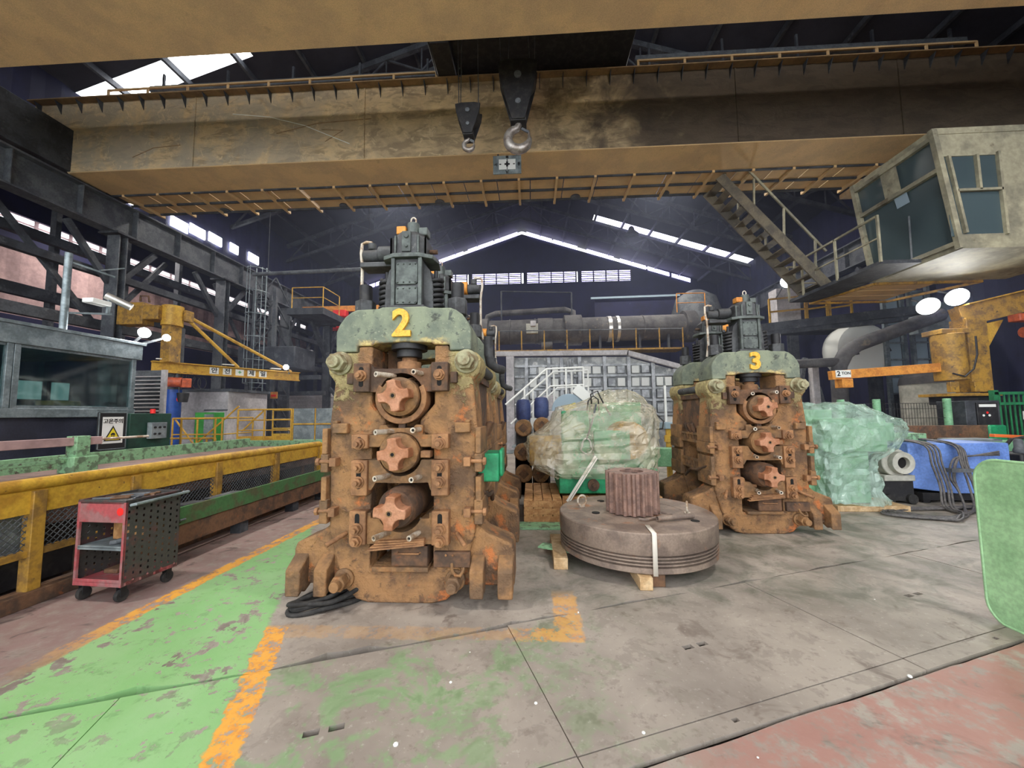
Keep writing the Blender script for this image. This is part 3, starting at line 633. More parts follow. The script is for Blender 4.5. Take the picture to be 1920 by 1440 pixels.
for (a, b) in (((7.75, 8.6), (7.75, 11.0)), ((7.75, 11.6), (8.6, 11.6))):
    m = MB(); m.bar((a[0], a[1], 5.95), (b[0], b[1], 5.95), .045); m.bar((a[0], a[1], 5.45), (b[0], b[1], 5.45), .03)
    h = part(crane, 'platform_rail', m, cabm, smooth=0)
    for k in range(3):
        t = k/2; m = MB(); x, y = a[0]+(b[0]-a[0])*t, a[1]+(b[1]-a[1])*t; m.bar((x, y, 4.9), (x, y, 5.97), .045); part(crane, 'rail_post', m, cabm, smooth=0, parent=h)
# ---- hook blocks
def hook_pts(c, r, s=1):
    x, y, z = c
    return [(x, y, z+2.0*r), (x, y, z+1.35*r)] + [(x + s*(r*math.cos(math.radians(a))), y, z + r*math.sin(math.radians(a))) for a in range(100, 400, 20)] + [(x + s*.98*r, y, z+.75*r)]
def hook_block(name, lab, c, w, top, low, hookr, ropes, ropetop):
    x, y = c; t = thing(name, lab, 'hook block', (x, y, low - 2*hookr), world=True)
    h = top - low
    for dy in (-.16, .16):
        m = MB(); pol = [(x-w/2, top-.04*h), (x-w*.25, top), (x+w*.25, top), (x+w/2, top-.04*h), (x+w*.46, top-.3*h), (x+w*.16, low), (x-w*.16, low), (x-w*.46, top-.3*h)]
        m.prism(pol, y+dy-.02, y+dy+.02); part(t, 'cheek_plate', m, blacksteel, .008)
    for dx in (-.25, .25):
        m = MB(); m.cyl((x+dx*w*.2, y-.12, top-.28*h), (x+dx*w*.2, y+.12, top-.28*h), w*.4, n=24); part(t, 'sheave', m, blacksteel)
    m = MB(); m.cyl((x, y-.21, top-.28*h), (x, y+.21, top-.28*h), w*.09, n=12); part(t, 'pin', m, steelm)
    m = MB(); m.cyl((x, y-.2, low+.28*h), (x, y+.2, low+.28*h), w*.07, n=12); part(t, 'pin', m, steelm)
    m = MB(); m.box(x-w*.2, x+w*.2, y-.15, y+.15, low-.02, low+.16*h); part(t, 'crosshead', m, blacksteel, .01)
    pts = hook_pts((x, y, low-1.45*hookr), hookr); n = len(pts)
    rad = [hookr*(.30 if i < 2 else .30+.16*math.sin(PI*min(1, (i-1)/(n-3)))) * (1 if i < n-4 else (1-(i-n+5)*.2)) for i in range(n)]
    m = MB(); m.tube(pts, rad, 10); hk = part(t, 'hook', m, hookm, smooth=60, label='bright worn steel hook')
    m = MB(); m.bar((x+.28*hookr, y, low-.45*hookr), (x+hookr*.95, y, low-.85*hookr), .03, .05); part(t, 'safety_latch', m, steelm, parent=hk)
    for (dx, dxt, dy) in ropes:
        m = MB(); m.cyl((x+dx, y+dy, top-.25*h), (x+dxt, y+dy, ropetop), .011, n=6); part(t, 'rope', m, steelm)
    return t
hook_block('small_hook_block', 'small black hook block on two ropes with small silver hook', (-1.31, 8.0), .56, 8.48, 7.78, .115, [(-.22, -.26, 0), (.22, .2, 0), (-.2, -.16, .05)], 11.0)
hook_block('large_hook_block', 'large black hook block with big silver hook beside the small one', (-.2, 8.0), .88, 9.45, 8.05, .24, [(-.36, -.44, -.05), (.28, .2, -.05), (-.24, -.16, .08), (.36, .42, .08)], 11.0)
m = MB(); m.tube([(-1.5+.04*math.cos(a), 7.93, 9.3+.1*math.sin(a)) for a in [k*PI/6 for k in range(12)]], .015, 6, True); single('rope_shackle', 'small shackle clipped on the left rope above the small hook block', 'shackle', m, steeld)
# ------------------------------------------------------------------ rolling mill stands
def housing_mat():
    t = NT('rust housing with peeling paint'); p = t.obj(); x, y, z = t.xyz(p)
    n1 = t.noise(p, 2.4, 6, .62); n2 = t.noise(p, 9, 6, .7, .4); n3 = t.noise(p, 34, 4, .65)
    c = t.mix(t.ss(n1, .38, .62), C(164, 122, 80), C(104, 80, 60))
    c = t.mix(t.ss(t.noise(p, 4.2, 6, .65), .55, .66), c, C(186, 112, 62))
    c = t.mix(t.math('MULTIPLY', t.ss(n2, .54, .66), .75), c, C(90, 68, 52))
    c = t.mix(t.math('MULTIPLY', t.ss(n3, .62, .74), .35), c, C(196, 160, 118))
    pm = t.ss(t.math('ADD', t.math('MULTIPLY', t.math('SUBTRACT', z, 2.0), .75), t.math('ADD', t.math('MULTIPLY', n2, .9), t.math('MULTIPLY', n1, .5))), .56, .68)
    pm = t.math('MULTIPLY', pm, t.ss(t.math('ADD', t.math('ABSOLUTE', x), t.math('MULTIPLY', n2, .12)), .46, .52))
    c = t.mix(pm, c, t.mix(t.ss(n2, .4, .6), C(186, 172, 120), C(150, 134, 94)))
    t.link(c, t.b.inputs['Base Color']); t.b.inputs['Roughness'].default_value = .85
    t.bump(t.math('ADD', t.math('ADD', t.math('MULTIPLY', n2, .8), t.math('MULTIPLY', n3, .35)), t.math('MULTIPLY', pm, .3)), 1.0, .045); return t.m
def crown_mat():
    t = NT('weathered green crown paint'); p = t.obj(); x, y, z = t.xyz(p)
    n1 = t.noise(p, 2.6, 6, .65); n2 = t.noise(p, 10, 6, .7, .4); n3 = t.noise(p, 38, 4, .65)
    c = t.mix(t.ss(n1, .38, .62), C(132, 140, 118), C(102, 110, 98))
    c = t.mix(t.ss(n2, .56, .66), c, C(80, 86, 80))
    c = t.mix(t.math('MULTIPLY', t.ss(t.noise(p, 5, 6, .7), .62, .7), .8), c, C(58, 60, 56))
    c = t.mix(t.math('MULTIPLY', t.ss(n3, .6, .7), .4), c, C(184, 186, 158))
    rm = t.math('MULTIPLY', t.ss(t.math('ADD', t.math('MULTIPLY', t.math('SUBTRACT', 2.36, z), 4), t.math('MULTIPLY', n2, 1.0)), .5, .8), t.ss(t.math('ABSOLUTE', x), .46, .36))
    c = t.mix(rm, c, t.mix(t.ss(n2, .4, .6), C(150, 104, 62), C(196, 178, 120)))
    t.link(c, t.b.inputs['Base Color']); t.b.inputs['Roughness'].default_value = .8
    t.bump(t.math('ADD', n2, t.math('MULTIPLY', n3, .3)), .5, .012); return t.m
housm, crownm = housing_mat(), crown_mat()
BYOFF = 1.12                                            # front face to front face of the two housings
def mir(p): return [(-x, z) for x, z in p][::-1]
def hexnut(m, a, b, r): return m.cyl(a, b, r, n=6)
def mill_stand(num, loc, scale, lab, first=True, green_box=False, wobm=None):
    wobm = wobm or wob
    S = thing('rolling_mill_stand', lab, 'mill stand', loc, scale=scale, group='rolling mill stands')
    P_ = lambda nm, m, mt, bv=0, sm=40, par=None, label=None: part(S, nm, m, mt, bv, sm, par, label)
    # --- housings: a U of two legs and a base with flared shoulders, closed by a crown
    L = [(-.28, 0), (-.40, .03), (-.50, .12), (-.55, .22), (-.60, .40), (-.66, .62), (-.665, 1.10), (-.68, 1.55), (-.655, 1.80), (-.64, 1.95), (-.70, 2.03), (-.715, 2.12), (-.69, 2.2), (-.63, 2.225), (-.42, 2.225), (-.42, 2.28), (-.29, 2.28), (-.29, 1.74), (-.27, 1.72), (-.16, 1.60), (-.16, 1.50), (-.285, 1.45), (-.285, .30)]
    poly = L + mir(L)
    m = MB(); m.prism(poly, 0, .42); hs = P_('housing', m, housm, .018)
    again(hs, (0, BYOFF, 0))
    cr = [(-.63, 2.23), (-.63, 2.42), (-.60, 2.49), (-.55, 2.56), (-.49, 2.605), (-.44, 2.625), (-.24, 2.63), (-.20, 2.645), (.20, 2.645), (.24, 2.63)]
    cr = cr + [(.44, 2.625), (.49, 2.605), (.55, 2.56), (.60, 2.49), (.63, 2.42), (.63, 2.23), (.43, 2.23), (.43, 2.285), (.29, 2.285), (.26, 2.305), (0, 2.318), (-.26, 2.305), (-.29, 2.285), (-.43, 2.285), (-.43, 2.23)]
    m = MB(); m.prism(cr, -.015, .44); cw = P_('crown', m, crownm, .012, label='green painted crown'); again(cw, (0, BYOFF, 0))
    if num:
        m = MB(); m.text(num, .34, .035, Matrix.Translation((-.01, -.03, 2.475)) @ Matrix.Rotation(PI/2, 4, 'X'), .012); P_('number', m, numy, label='raised yellow number ' + num)
    # --- feet with slotted lugs
    for s in (-1, 1):
        ft = [(s*.58, .72), (s*.66, .67), (s*.76, .59), (s*.9, .53), (s*.98, .5), (s*1.0, .44), (s*1.0, .14), (s*.5, .14), (s*.5, .5)]
        m = MB(); m.prism(ft, .04, .36); f0 = P_('foot', m, housm, .02); again(f0, (0, BYOFF, 0))
        for (xa, xb) in ((.62, .74), (.86, .99)):
            m = MB(); a, b = sorted((s*xa, s*xb))
            m.prism([(-.10, .31), (.12, .46), (.3, .48), (.3, .14), (.1, .13), (.0, .09), (-.05, .115), (-.10, .085)], a, b, 'x'); lg = P_('foot_lug', m, rust, .012, par=f0)
    # --- tie bolts at the shoulders and base
    for (x, z, r, d) in ((-.585, 2.125, .082, .17), (.585, 2.125, .082, .17), (-.505, .21, .066, .20), (.485, .21, .066, .20)):
        m = MB(); m.lathe([(r*1.35, .0), (r*1.35, -.025), (r*1.02, -.03), (r*1.02, -.05)], (x, 0, z), (0, 1, 0), 18); hexnut(m, (x, -.03, z), (x, -.03-d*.55, z), r*1.05)
        m.cyl((x, 0, z), (x, -d, z), r*.66, n=18); P_('tie_bolt', m, boltm if z > 1 else rust, .006)
    # --- chocks
    def ears(x, z0, z1, bolts, slot=None, y0=-.085):
        m = MB(); m.box(x-.075, x+.075, y0, .01, z0, z1); e = P_('keeper_plate', m, rustd if z1 > 1.6 else rustl, .01)
        if slot:
            m = MB(); m.prism(rrect(x-.02, x+.02, slot[0], slot[1], .0195, 4), y0-.004, y0+.01); P_('slot', m, black, par=e)
        for bz in bolts:
            m = MB(); m.cyl((x, y0, bz), (x, y0-.014, bz), .052, n=16); hexnut(m, (x, y0-.012, bz), (x, y0-.05, bz), .042); m.cyl((x, y0-.03, bz), (x, y0-.085, bz), .022, n=10); P_('bolt', m, rustl, par=e)
    def notch(cx_, cz, r, xs, a0=200, a1=340):
        return arc(cx_, cz, r, a0, a1, 10)
    # upper chock
    ch = [(-.36, 1.855), (-.36, 2.1), (-.27, 2.1), (-.25, 2.065), (.25, 2.065), (.27, 2.1), (.36, 2.1), (.36, 1.855), (.2, 1.855)] + arc(0, 1.82, .205, 10, 170, 12) + [(-.2, 1.855)]
    m = MB(); m.prism(ch, -.05, .36); P_('chock', m, rustd, .01, label='upper bearing chock')
    ears(-.355, 1.855, 2.115, (2.0,), (1.9, 2.08)); ears(.355, 1.855, 2.115, (2.0,), (1.9, 2.08))
    for s in (-1, 1):
        m = MB(); m.box(s*.475-.03, s*.475+.03, -.05, .01, 1.93, 2.03); P_('clamp_block', m, rustd, .006)
    m = MB(); m.cyl((0, .18, 2.05), (0, .18, 2.15), .112, n=20); m.cyl((0, .18, 2.14), (0, .18, 2.2), .07, n=20); P_('screw_nose', m, rustl, .006)
    m = MB(); m.cyl((0, .18, 2.19), (0, .18, 2.27), .12, n=24); m.cyl((0, .18, 2.26), (0, .18, 2.36), .17, n=24); P_('screw_nut', m, blacksteel, .006)
    m = MB(); m.box(-.28, -.1, .36, .4, 2.06, 2.3); P_('window_shutter', m, rustd)
    # ring under the top roll
    rg = arc(0, 1.80, .235, 150, 390, 26) + arc(0, 1.80, .185, 390, 150, 26)
    m = MB(); m.prism(rg, -.06, .1); P_('bearing_ring', m, rustl, .006)
    m = MB(); m.box(-.03, .03, -.02, .04, 1.5, 1.575); P_('support_stem', m, rustd)
    # middle chock, upper half
    ch = [(-.36, 1.36), (-.36, 1.47), (-.2, 1.47), (-.2, 1.555), (-.135, 1.56), (-.11, 1.53), (.11, 1.53), (.135, 1.56), (.2, 1.555), (.2, 1.47), (.36, 1.47), (.36, 1.36), (.185, 1.36)] + arc(0, 1.30, .19, 20, 160, 12) + [(-.185, 1.36)]
    m = MB(); m.prism(ch, -.05, .36); P_('chock', m, rust, .01, label='middle upper chock')
    ears(-.36, 1.35, 1.475, (1.395,), (1.38, 1.455)); ears(.36, 1.35, 1.475, (1.395,), (1.38, 1.455))
    # middle chock, lower half
    ch = [(-.36, .985), (-.36, 1.25), (-.19, 1.25)] + arc(0, 1.30, .195, 195, 345, 12) + [(.19, 1.25), (.36, 1.25), (.36, .985), (.27, .985), (.25, 1.05), (.05, 1.045), (-.22, 1.05), (-.26, .985)]
    m = MB(); m.prism(ch, -.05, .36); P_('chock', m, rust, .01, label='middle lower chock')
    ears(-.36, .94, 1.25, (1.19, 1.06), (1.0, 1.2)); ears(.36, .94, 1.25, (1.19, 1.06), (1.0, 1.2))
    m = MB(); m.box(.19, .28, -.09, 0, 1.27, 1.33); P_('side_latch', m, rustl, .008)
    # bottom chock
    ch = [(-.36, .52), (-.36, .79), (-.26, .79), (-.26, .74), (-.185, .74)] + arc(0, .82, .2, 205, 335, 12) + [(.185, .74), (.26, .74), (.26, .79), (.36, .79), (.36, .52)]
    m = MB(); m.prism(ch, -.05, .36); P_('chock', m, rust, .01, label='bottom chock')
    ears(-.365, .52, .81, (.66, .56), (.69, .79)); ears(.365, .52, .81, (.66, .56), (.69, .79))
    # --- rolls: wobbler end, neck, barrel
    for i, z in enumerate((1.81, 1.315, .845)):
        ph = (10, 5, -4)[i]; R, r = .138, .088
        pol = []
        for q in range(4):
            b = 90*q + ph
            pol += [(R*math.cos(math.radians(b+d)), R*math.sin(math.radians(b+d))) for d in (-18, -7, 7, 18)]
            c45 = math.radians(b+45); cxx, czz = .15*math.cos(c45), .15*math.sin(c45)
            pol += [(cxx + .068*math.cos(math.radians(b+45+180+d)), czz + .068*math.sin(math.radians(b+45+180+d))) for d in (50, 25, 0, -25, -50)]
        pol = [(x, zz+z) for x, zz in pol]
        ylen = (-.26, -.25, -.31)[i]
        m = MB(); m.prism(pol, ylen, -.06); ro = P_('roll_wobbler', m, wobm, .008, label='four-lobed roll coupling end')
        m = MB(); m.cyl((0, ylen-.002, z), (0, ylen+.02, z), .016, n=14); P_('centre_hole', m, black, par=ro)
        m = MB(); m.pipe((0, ylen-.004, z), (0, ylen+.01, z), .026, .016, 14); P_('centre_rim', m, rust, par=ro)
        m = MB(); m.lathe([(.150, -.12 if i < 2 else -.16), (.172, -.10), (.172, .46), (.2, .48), (.2, 1.06), (.172, 1.08), (.172, 1.7), (.14, 1.72), (.14, 1.86)], (0, 0, z), (0, 1, 0), 32); P_('roll', m, rust if i < 2 else rustd, 0, 40, ro)
    # --- coolant pipes sticking out of the chocks
    for (x, z, dx, dz) in ((-.17, 2.0, .10, -.01), (.16, 2.015, .03, -.02), (-.165, 1.50, .10, .012), (.16, 1.515, .01, -.01), (-.165, 1.11, .07, .05), (.15, 1.10, .03, .05), (-.165, .62, .08, .055), (.135, .62, .04, .05)):
        m = MB(); m.pipe((x, -.21, z), (x+dx, -.02, z+dz*0), .024, .013, 12); q = P_('coolant_pipe', m, tubem)
        m = MB(); a = Vector((x, -.21, z)); d = (Vector((x+dx, -.02, z)) - a).normalized(); m.cyl(a + d*.012, a + d*.02, .0135, n=10); P_('pipe_bore', m, black, par=q)
    # --- lugs, side plates and bolts on both flanks, front and back housing
    for s in (-1, 1):
        m = MB(); m.box(s*.555-.068, s*.555+.068, -.06, .02, 1.485, 1.575); m.box(s*.6-.022, s*.6+.022, -.06, .02, 1.57, 1.60); P_('housing_lug', m, rust, .01)
        for (z0, z1, w) in ((1.30, 1.53, .05), (1.14, 1.30, .07), (.88, 1.1, .05), (.69, .90, .075)):
            m = MB(); m.box(s*.695-w/2, s*.695+w/2, -.05, .40, z0, z1); sp = P_('side_plate', m, rust, .008); again(sp, (0, BYOFF, 0))
        for z in (1.235, .80):
            m = MB(); m.box(s*.60-.03, s*.60+.03, -.09, -.0, z-.04, z+.035); m.cyl((s*.59, -.045, z), (s*.76, -.045, z), .017, n=10); hexnut(m, (s*.735, -.045, z), (s*.765, -.045, z), .036); P_('side_bolt', m, rustl, .004)
        m = MB(); m.cyl((s*.5, .0, .60), (s*.60, -.16, .54), .02, n=10); P_('grease_pipe', m, rustl)
        # horizontal guide beams between the housings
        for z in (1.36, .94):
            m = MB(); m.box(s*.68-.02, s*.68+.02, .42, BYOFF, z-.1, z-.06); m.box(s*.68-.02, s*.68+.02, .42, BYOFF, z+.02, z+.06)
            for k in range(6): m.box(s*.68-.018, s*.68+.018, .5+k*.11, .52+k*.11, z-.06, z+.02)
            P_('guide_beam', m, rust, .004)
        m = MB(); m.box(s*.62-.015, s*.62+.015, .42, BYOFF, 1.48, 1.98); P_('side_shield', m, rustd)
        m = MB(); m.box(s*.655-.01, s*.655+.01, .4, BYOFF, 1.96, 2.03); P_('shield_rim', m, rustd)
        m = MB(); m.cyl((s*.66, .4, 2.1), (s*.66, BYOFF, 2.1), .055, n=14); P_('tie_rod', m, dkgrey)
        m = MB(); m.box(s*.60-.015, s*.60+.015, .42, BYOFF, .72, .86); P_('lower_shield', m, rustd)
        for k in range(3):
            m = MB(); m.cyl((s*.68, .55+k*.13, 1.42), (s*.73, .55+k*.13, 1.56), .03, n=10); P_('guide_nozzle', m, rustd)
        m = MB(); m.tube([(s*.70, .1, .95), (s*.74, .35, .86), (s*.75, .6, .84), (s*.72, .9, .7)], .022, 8); P_('hose', m, rustd)
    # --- bottom: sill, box, tray strips, terminal box and hose loop
    m = MB(); m.box(-.245, .255, -.05, .4, .285, .325); P_('sill_plate', m, rust, .006)
    m = MB(); m.box(-.08, .245, -.03, .36, .325, .50); bx1 = P_('wedge_box', m, rustd, .01)
    m = MB(); m.tube([(-.02, -.03, .445), (-.01, -.05, .44), (.17, -.05, .44), (.18, -.03, .445)], .008, 6); P_('box_handle', m, rustl, par=bx1)
    for k in range(4):
        m = MB(); m.cbox((-.01+.012*k, -.10+.012*k, .515+.016*k), (.50-.03*k, .06, .014), ry=-.10+.015*k); P_('shim_strip', m, rustl, .002)
    m = MB(); m.box(.30, .62, -.045, .01, .325, .455); tb = P_('terminal_box', m, rustd, .008)
    for x in (.41, .47):
        m = MB(); m.sphere((x, -.05, .43), .011, 8); P_('rivet', m, rustl, par=tb)
    m = MB(); m.tube([(.46, -.04, .36), (.47, -.07, .31), (.5, -.09, .28), (.54, -.09, .275), (.56, -.06, .30), (.565, -.02, .33)], .013, 8); P_('hose_loop', m, rust)
    m = MB(); m.box(-.24, -.08, -.02, .2, .66, .70); P_('shim_block', m, rustl, .004)
    # --- screw-down gear on each crown
    def gear(dy, motor_side, mcol):
        g = []
        m = MB(); m.box(-.145, .145, .08+dy, .40+dy, 2.64, 3.14); c0 = P_('gear_column', m, dkgrey, .006)
        for s in (-1, 1):
            m = MB(); m.box(s*.13-.018, s*.13+.018, .05+dy, .09+dy, 2.64, 3.14); P_('column_rib', m, dkgreen, .004, par=c0)
            m = MB(); m.prism([(s*.14, 2.64), (s*.24, 2.64), (s*.235, 2.9), (s*.2, 3.05), (s*.14, 3.12)], .14+dy, .36+dy); P_('side_web', m, dkgrey, .006, par=c0)
        for (z0, z1) in ((2.69, 2.865), (2.885, 3.10)):
            m = MB(); m.prism(rrect(-.105, .105, z0, z1, .03), .062+dy, .082+dy); pn = P_('cover_panel', m, dkgreen, .003, par=c0)
            for bxx in (-.085, -.03, .03, .085):
                for bz in (z0+.02, z1-.02):
                    m = MB(); m.sphere((bxx, .06+dy, bz), .009, 8); P_('panel_bolt', m, dkgreen, par=c0)
        m = MB(); m.box(-.18, .18, .03+dy, .45+dy, 2.635, 2.675); P_('gear_base', m, dkgrey, .01)
        m = MB(); m.prism([(-.24, .1), (-.12, .03), (.12, .03), (.24, .1), (.27, .24), (.24, .42), (-.24, .42), (-.27, .24)], 3.14, 3.18, 'z'); fl_ = P_('gear_flange', m, dkgreen, .004); fl_.location = (0, dy, 0)
        def oct_(w, y0, y1): return [(-w, y0+.07), (-w*.55, y0), (w*.55, y0), (w, y0+.07), (w, y1-.06), (w*.6, y1), (-w*.6, y1), (-w, y1-.06)]
        m = MB(); o1, o2 = oct_(.175, .06, .42), oct_(.12, .10, .36)
        m.add([(a, b+dy, 3.18) for a, b in o1] + [(a, b+dy, 3.36) for a, b in o1] + [(a, b+dy, 3.42) for a, b in o2], [tuple(range(7, -1, -1)), tuple(range(16, 24))] + [(k, (k+1) % 8, (k+1) % 8+8, k+8) for k in range(8)] + [(k+8, (k+1) % 8+8, (k+1) % 8+16, k+16) for k in range(8)])
        hd = P_('gear_head', m, dkgrey, .006)
        for xx in (-.11, .11, -.168, .168):
            m = MB(); m.box(xx-.008, xx+.008, .05+dy+(.05 if abs(xx) > .15 else 0), .1+dy, 3.19, 3.36); P_('head_rib', m, dkgreen, par=hd)
        m = MB(); m.box(-.045, .04, .045+dy, .07+dy, 3.2, 3.40); m.cyl((0, .045+dy, 3.35), (0, .03+dy, 3.35), .022, n=12); m.cyl((0, .045+dy, 3.25), (0, .03+dy, 3.25), .014, n=12); P_('sight_plate', m, dkgreen, .003, par=hd)
        m = MB(); m.cyl((.02, .2+dy, 3.42), (.02, .2+dy, 3.54), .06, n=20); cp = P_('cap', m, dkgreen, .006, par=hd)
        m = MB(); m.tube([(.02+.026*math.cos(a), .2+dy, 3.575+.034*math.sin(a)) for a in [k*PI/6 for k in range(12)]], .008, 6, True); P_('lifting_eye', m, tubem, par=hd)
        m = MB(); m.box(-.135, -.04, .14+dy, .26+dy, 3.42, 3.50); P_('limit_box', m, orangep, .01, par=hd, label='orange limit switch box')
        m = MB(); m.box(.08, .17, .16+dy, .28+dy, 3.41, 3.49); P_('limit_box', m, dkgreen, .01, par=hd)
        ms = motor_side
        m = MB(); m.cyl((ms*.17, .3+dy, 3.28), (ms*.36, .3+dy, 3.28), .085, n=20); P_('motor', m, mcol, .008)
        m = MB(); m.cyl((ms*.36, .3+dy, 3.27), (ms*.52, .3+dy, 3.27), .065, .06, n=18); m.cyl((ms*.44, .3+dy, 3.33), (ms*.44, .3+dy, 3.4), .04, n=12); P_('motor_body', m, dkgrey, .008)
        m = MB(); m.box(min(ms*.2, ms*.52), max(ms*.2, ms*.52), .2+dy, .4+dy, 3.12, 3.17); P_('motor_bracket', m, dkgrey, .006)
        m = MB(); m.tube([(ms*.44, .3+dy, 3.41), (ms*.5, .3+dy, 3.42), (ms*.545, .3+dy, 3.40), (ms*.55, .29+dy, 3.3), (ms*.53, .28+dy, 3.15), (ms*.53, .27+dy, 2.8), (ms*.56, .27+dy, 2.6)], .016, 8); P_('conduit', m, tubem)
        m = MB(); m.cyl((-ms*.17, .25+dy, 3.27), (-ms*.25, .25+dy, 3.27), .022, n=10); P_('drain_plug', m, rustd)
        for s in (-1, 1):
            m = MB(); m.helix((s*.245, .22+dy, 2.66), .062, .33, 6.5, .022); P_('spring', m, blacksteel, 0, 80)
            m = MB(); m.cyl((s*.245, .22+dy, 2.63), (s*.245, .22+dy, 3.06), .02, n=10); P_('spring_rod', m, blacksteel)
            m = MB(); hexnut(m, (s*.46, .22+dy, 2.61), (s*.46, .22+dy, 2.77), .1); nu = P_('crown_nut', m, dkgrey, .008)
            m = MB(); m.cyl((s*.46, .22+dy, 2.77), (s*.46, .22+dy, 2.93), .062, n=18); P_('crown_stud', m, blacksteel, .006, par=nu)
    gear(0, -1, dkgrey); gear(BYOFF, 1, orangep)
    # bent hydraulic elbow on the right flank
    m = MB(); m.tube([(.70, .75, 2.5), (.70, .75, 2.3), (.72, .78, 2.2), (.78, .85, 2.16), (.84, .95, 2.15)], .05, 12); P_('elbow_pipe', m, dkgrey)
    if green_box:
        m = MB(); m.box(.66, .86, .15, .5, 1.02, 1.28); gb = P_('guide_box', m, green, .012, label='emerald green guide box')
        m = MB(); m.prism(rrect(.2, .46, 1.06, 1.31, .03), .86, .89, 'x'); P_('box_cover', m, green, .006, par=gb)
    return S
st2 = mill_stand('2', (-1.17, 3.42, 0), 1.0, 'rusty rolling mill stand with yellow number 2 on green crown', green_box=True)
st3 = mill_stand('3', (3.1, 5.42, 0), .94, 'rusty rolling mill stand with yellow number 3 behind the big disc')
stb = copy_tree(st3, (-1.18, 5.75, 0), label='rusty rolling mill stand half hidden behind the one numbered 2')
stb.scale = (.97,)*3
for ch in list(stb.children):
    if ch.name.startswith('number'): bpy.data.objects.remove(ch)
# ------------------------------------------------------------------ grooved disc with pinion on timber
DX, DY = 1.18, 4.62
D = thing('grooved_drive_wheel', 'large brown steel wheel with rim grooves lying flat on timbers', 'drive wheel', (DX, DY, .12))
pr = [(.84, 0), (.86, .012), (.86, .055)]
for k in range(4): z = .06 + k*.032; pr += [(.86, z), (.825, z+.004), (.825, z+.014), (.86, z+.020), (.862, z+.028)]
pr += [(.865, .19), (.865, .372), (.855, .382), (.56, .382), (.55, .376), (.52, .376)]
m = MB(); m.lathe(pr, n=96); part(D, 'wheel_disc', m, discm, smooth=30)
for (x, y) in ((-.46, -.09), (.36, .33), (.52, -.42), (-.3, .5)):
    m = MB(); m.cyl((x, y, .374), (x, y, .386), .045, n=18); part(D, 'bolt_hole', m, black)
for (x, y, a) in ((-.58, .2, .4), (.55, -.14, 1.2)):
    m = MB(); m.cyl((x, y, .38), (x, y, .40), .035, n=14); m.tube([(x + .06*math.cos(a)*math.cos(b), y + .06*math.sin(a)*math.cos(b), .455 + .06*math.sin(b)) for b in [k*PI/8 for k in range(16)]], .013, 8, True); part(D, 'eye_bolt', m, tubem, smooth=60)
# strap over the rim
m = MB(); a = math.radians(-93); cs, sn = math.cos(a), math.sin(a); tx, ty = -sn, cs
def sq(r, z, w=.022): return [(r*cs + tx*w, r*sn + ty*w, z), (r*cs - tx*w, r*sn - ty*w, z)]
L = sq(.6, .392) + sq(.872, .392) + sq(.880, .37) + sq(.880, .0)
m.add(L, [(0, 1, 3, 2), (2, 3, 5, 4), (4, 5, 7, 6)]); o = part(D, 'strap', m, cord); o.modifiers.new('s', 'SOLIDIFY').thickness = .004
# pinion gear standing on it
G_ = thing('pinion_gear', 'brown pinion gear with straight teeth standing on the wheel', 'gear', (DX-.02, DY, .505))
pol = []; nT = 18
for k in range(nT):
    a = 2*PI*k/nT
    for da, r in ((-.30, .258), (-.20, .262), (-.10, .298), (-.06, .303), (.06, .303), (.10, .298), (.20, .262), (.30, .258)):
        t_ = a + da*2*PI/nT*1.55; pol.append((r*math.cos(t_), r*math.sin(t_)))
inn = [(.135*math.cos(2*PI*k/len(pol)), .135*math.sin(2*PI*k/len(pol))) for k in range(len(pol))]; n = len(pol)
m = MB(); vs = [(x, y, 0) for x, y in pol] + [(x, y, .455) for x, y in pol] + [(x, y, .455) for x, y in inn] + [(x, y, .1) for x, y in inn]
fs = []
for k in range(n):
    j = (k+1) % n; fs += [(k, j, j+n, k+n), (k+n, j+n, j+2*n, k+2*n), (k+2*n, j+2*n, j+3*n, k+3*n)]
fs += [tuple(range(n-1, -1, -1)), tuple(range(3*n, 4*n))]
m.add(vs, fs); part(G_, 'toothed_body', m, gearm, smooth=25)
for q in range(2):
    m = MB(); m.box(-.03, .03, (.135 if q else -.165), (.165 if q else -.135), .43, .457); part(G_, 'keyway', m, black, smooth=0)
m = MB(); m.pipe((1.30, 4.17, .532), (1.72, 4.29, .532), .026, .02, 14); single('loose_pipe', 'short dark pipe lying on the wheel near its right edge', 'pipe', m, discm)
m = MB(); m.tube([(1.12, 4.2, .52), (1.17, 4.17, .52), (1.48, 4.36, .52), (1.52, 4.37, .52), (1.44, 4.46, .525)], .013, 8); single('bent_rod', 'thin bent rod lying beside the short pipe', 'rod', m, discm)
for k, (x0, y0, x1, y1, z0, z1, mt, lab) in enumerate([(.98, 3.72, 1.10, 4.9, 0, .118, woodp, 'front timber block under the wheel, end grain facing out'), (.21, 4.18, .36, 5.0, 0, .118, woodp, 'left timber block under the wheel edge'), (1.1, 3.8, 1.24, 4.9, .06, .118, rustd, 'dark packing timber beside the front block'), (1.7, 4.3, 1.84, 5.1, 0, .118, woodp, 'right timber hidden under the wheel')]):
    m = MB(); m.box(x0, x1, y0, y1, z0 if k != 2 else 0, z1); single('timber_block', lab, 'timber', m, mt, .006)
m = MB(); m.cbox((.42, 4.45, .108), (.75, .16, .018), rz=-.45); single('dunnage_board', 'grey flat board poking out left below the wheel', 'board', m, gworn, .003)
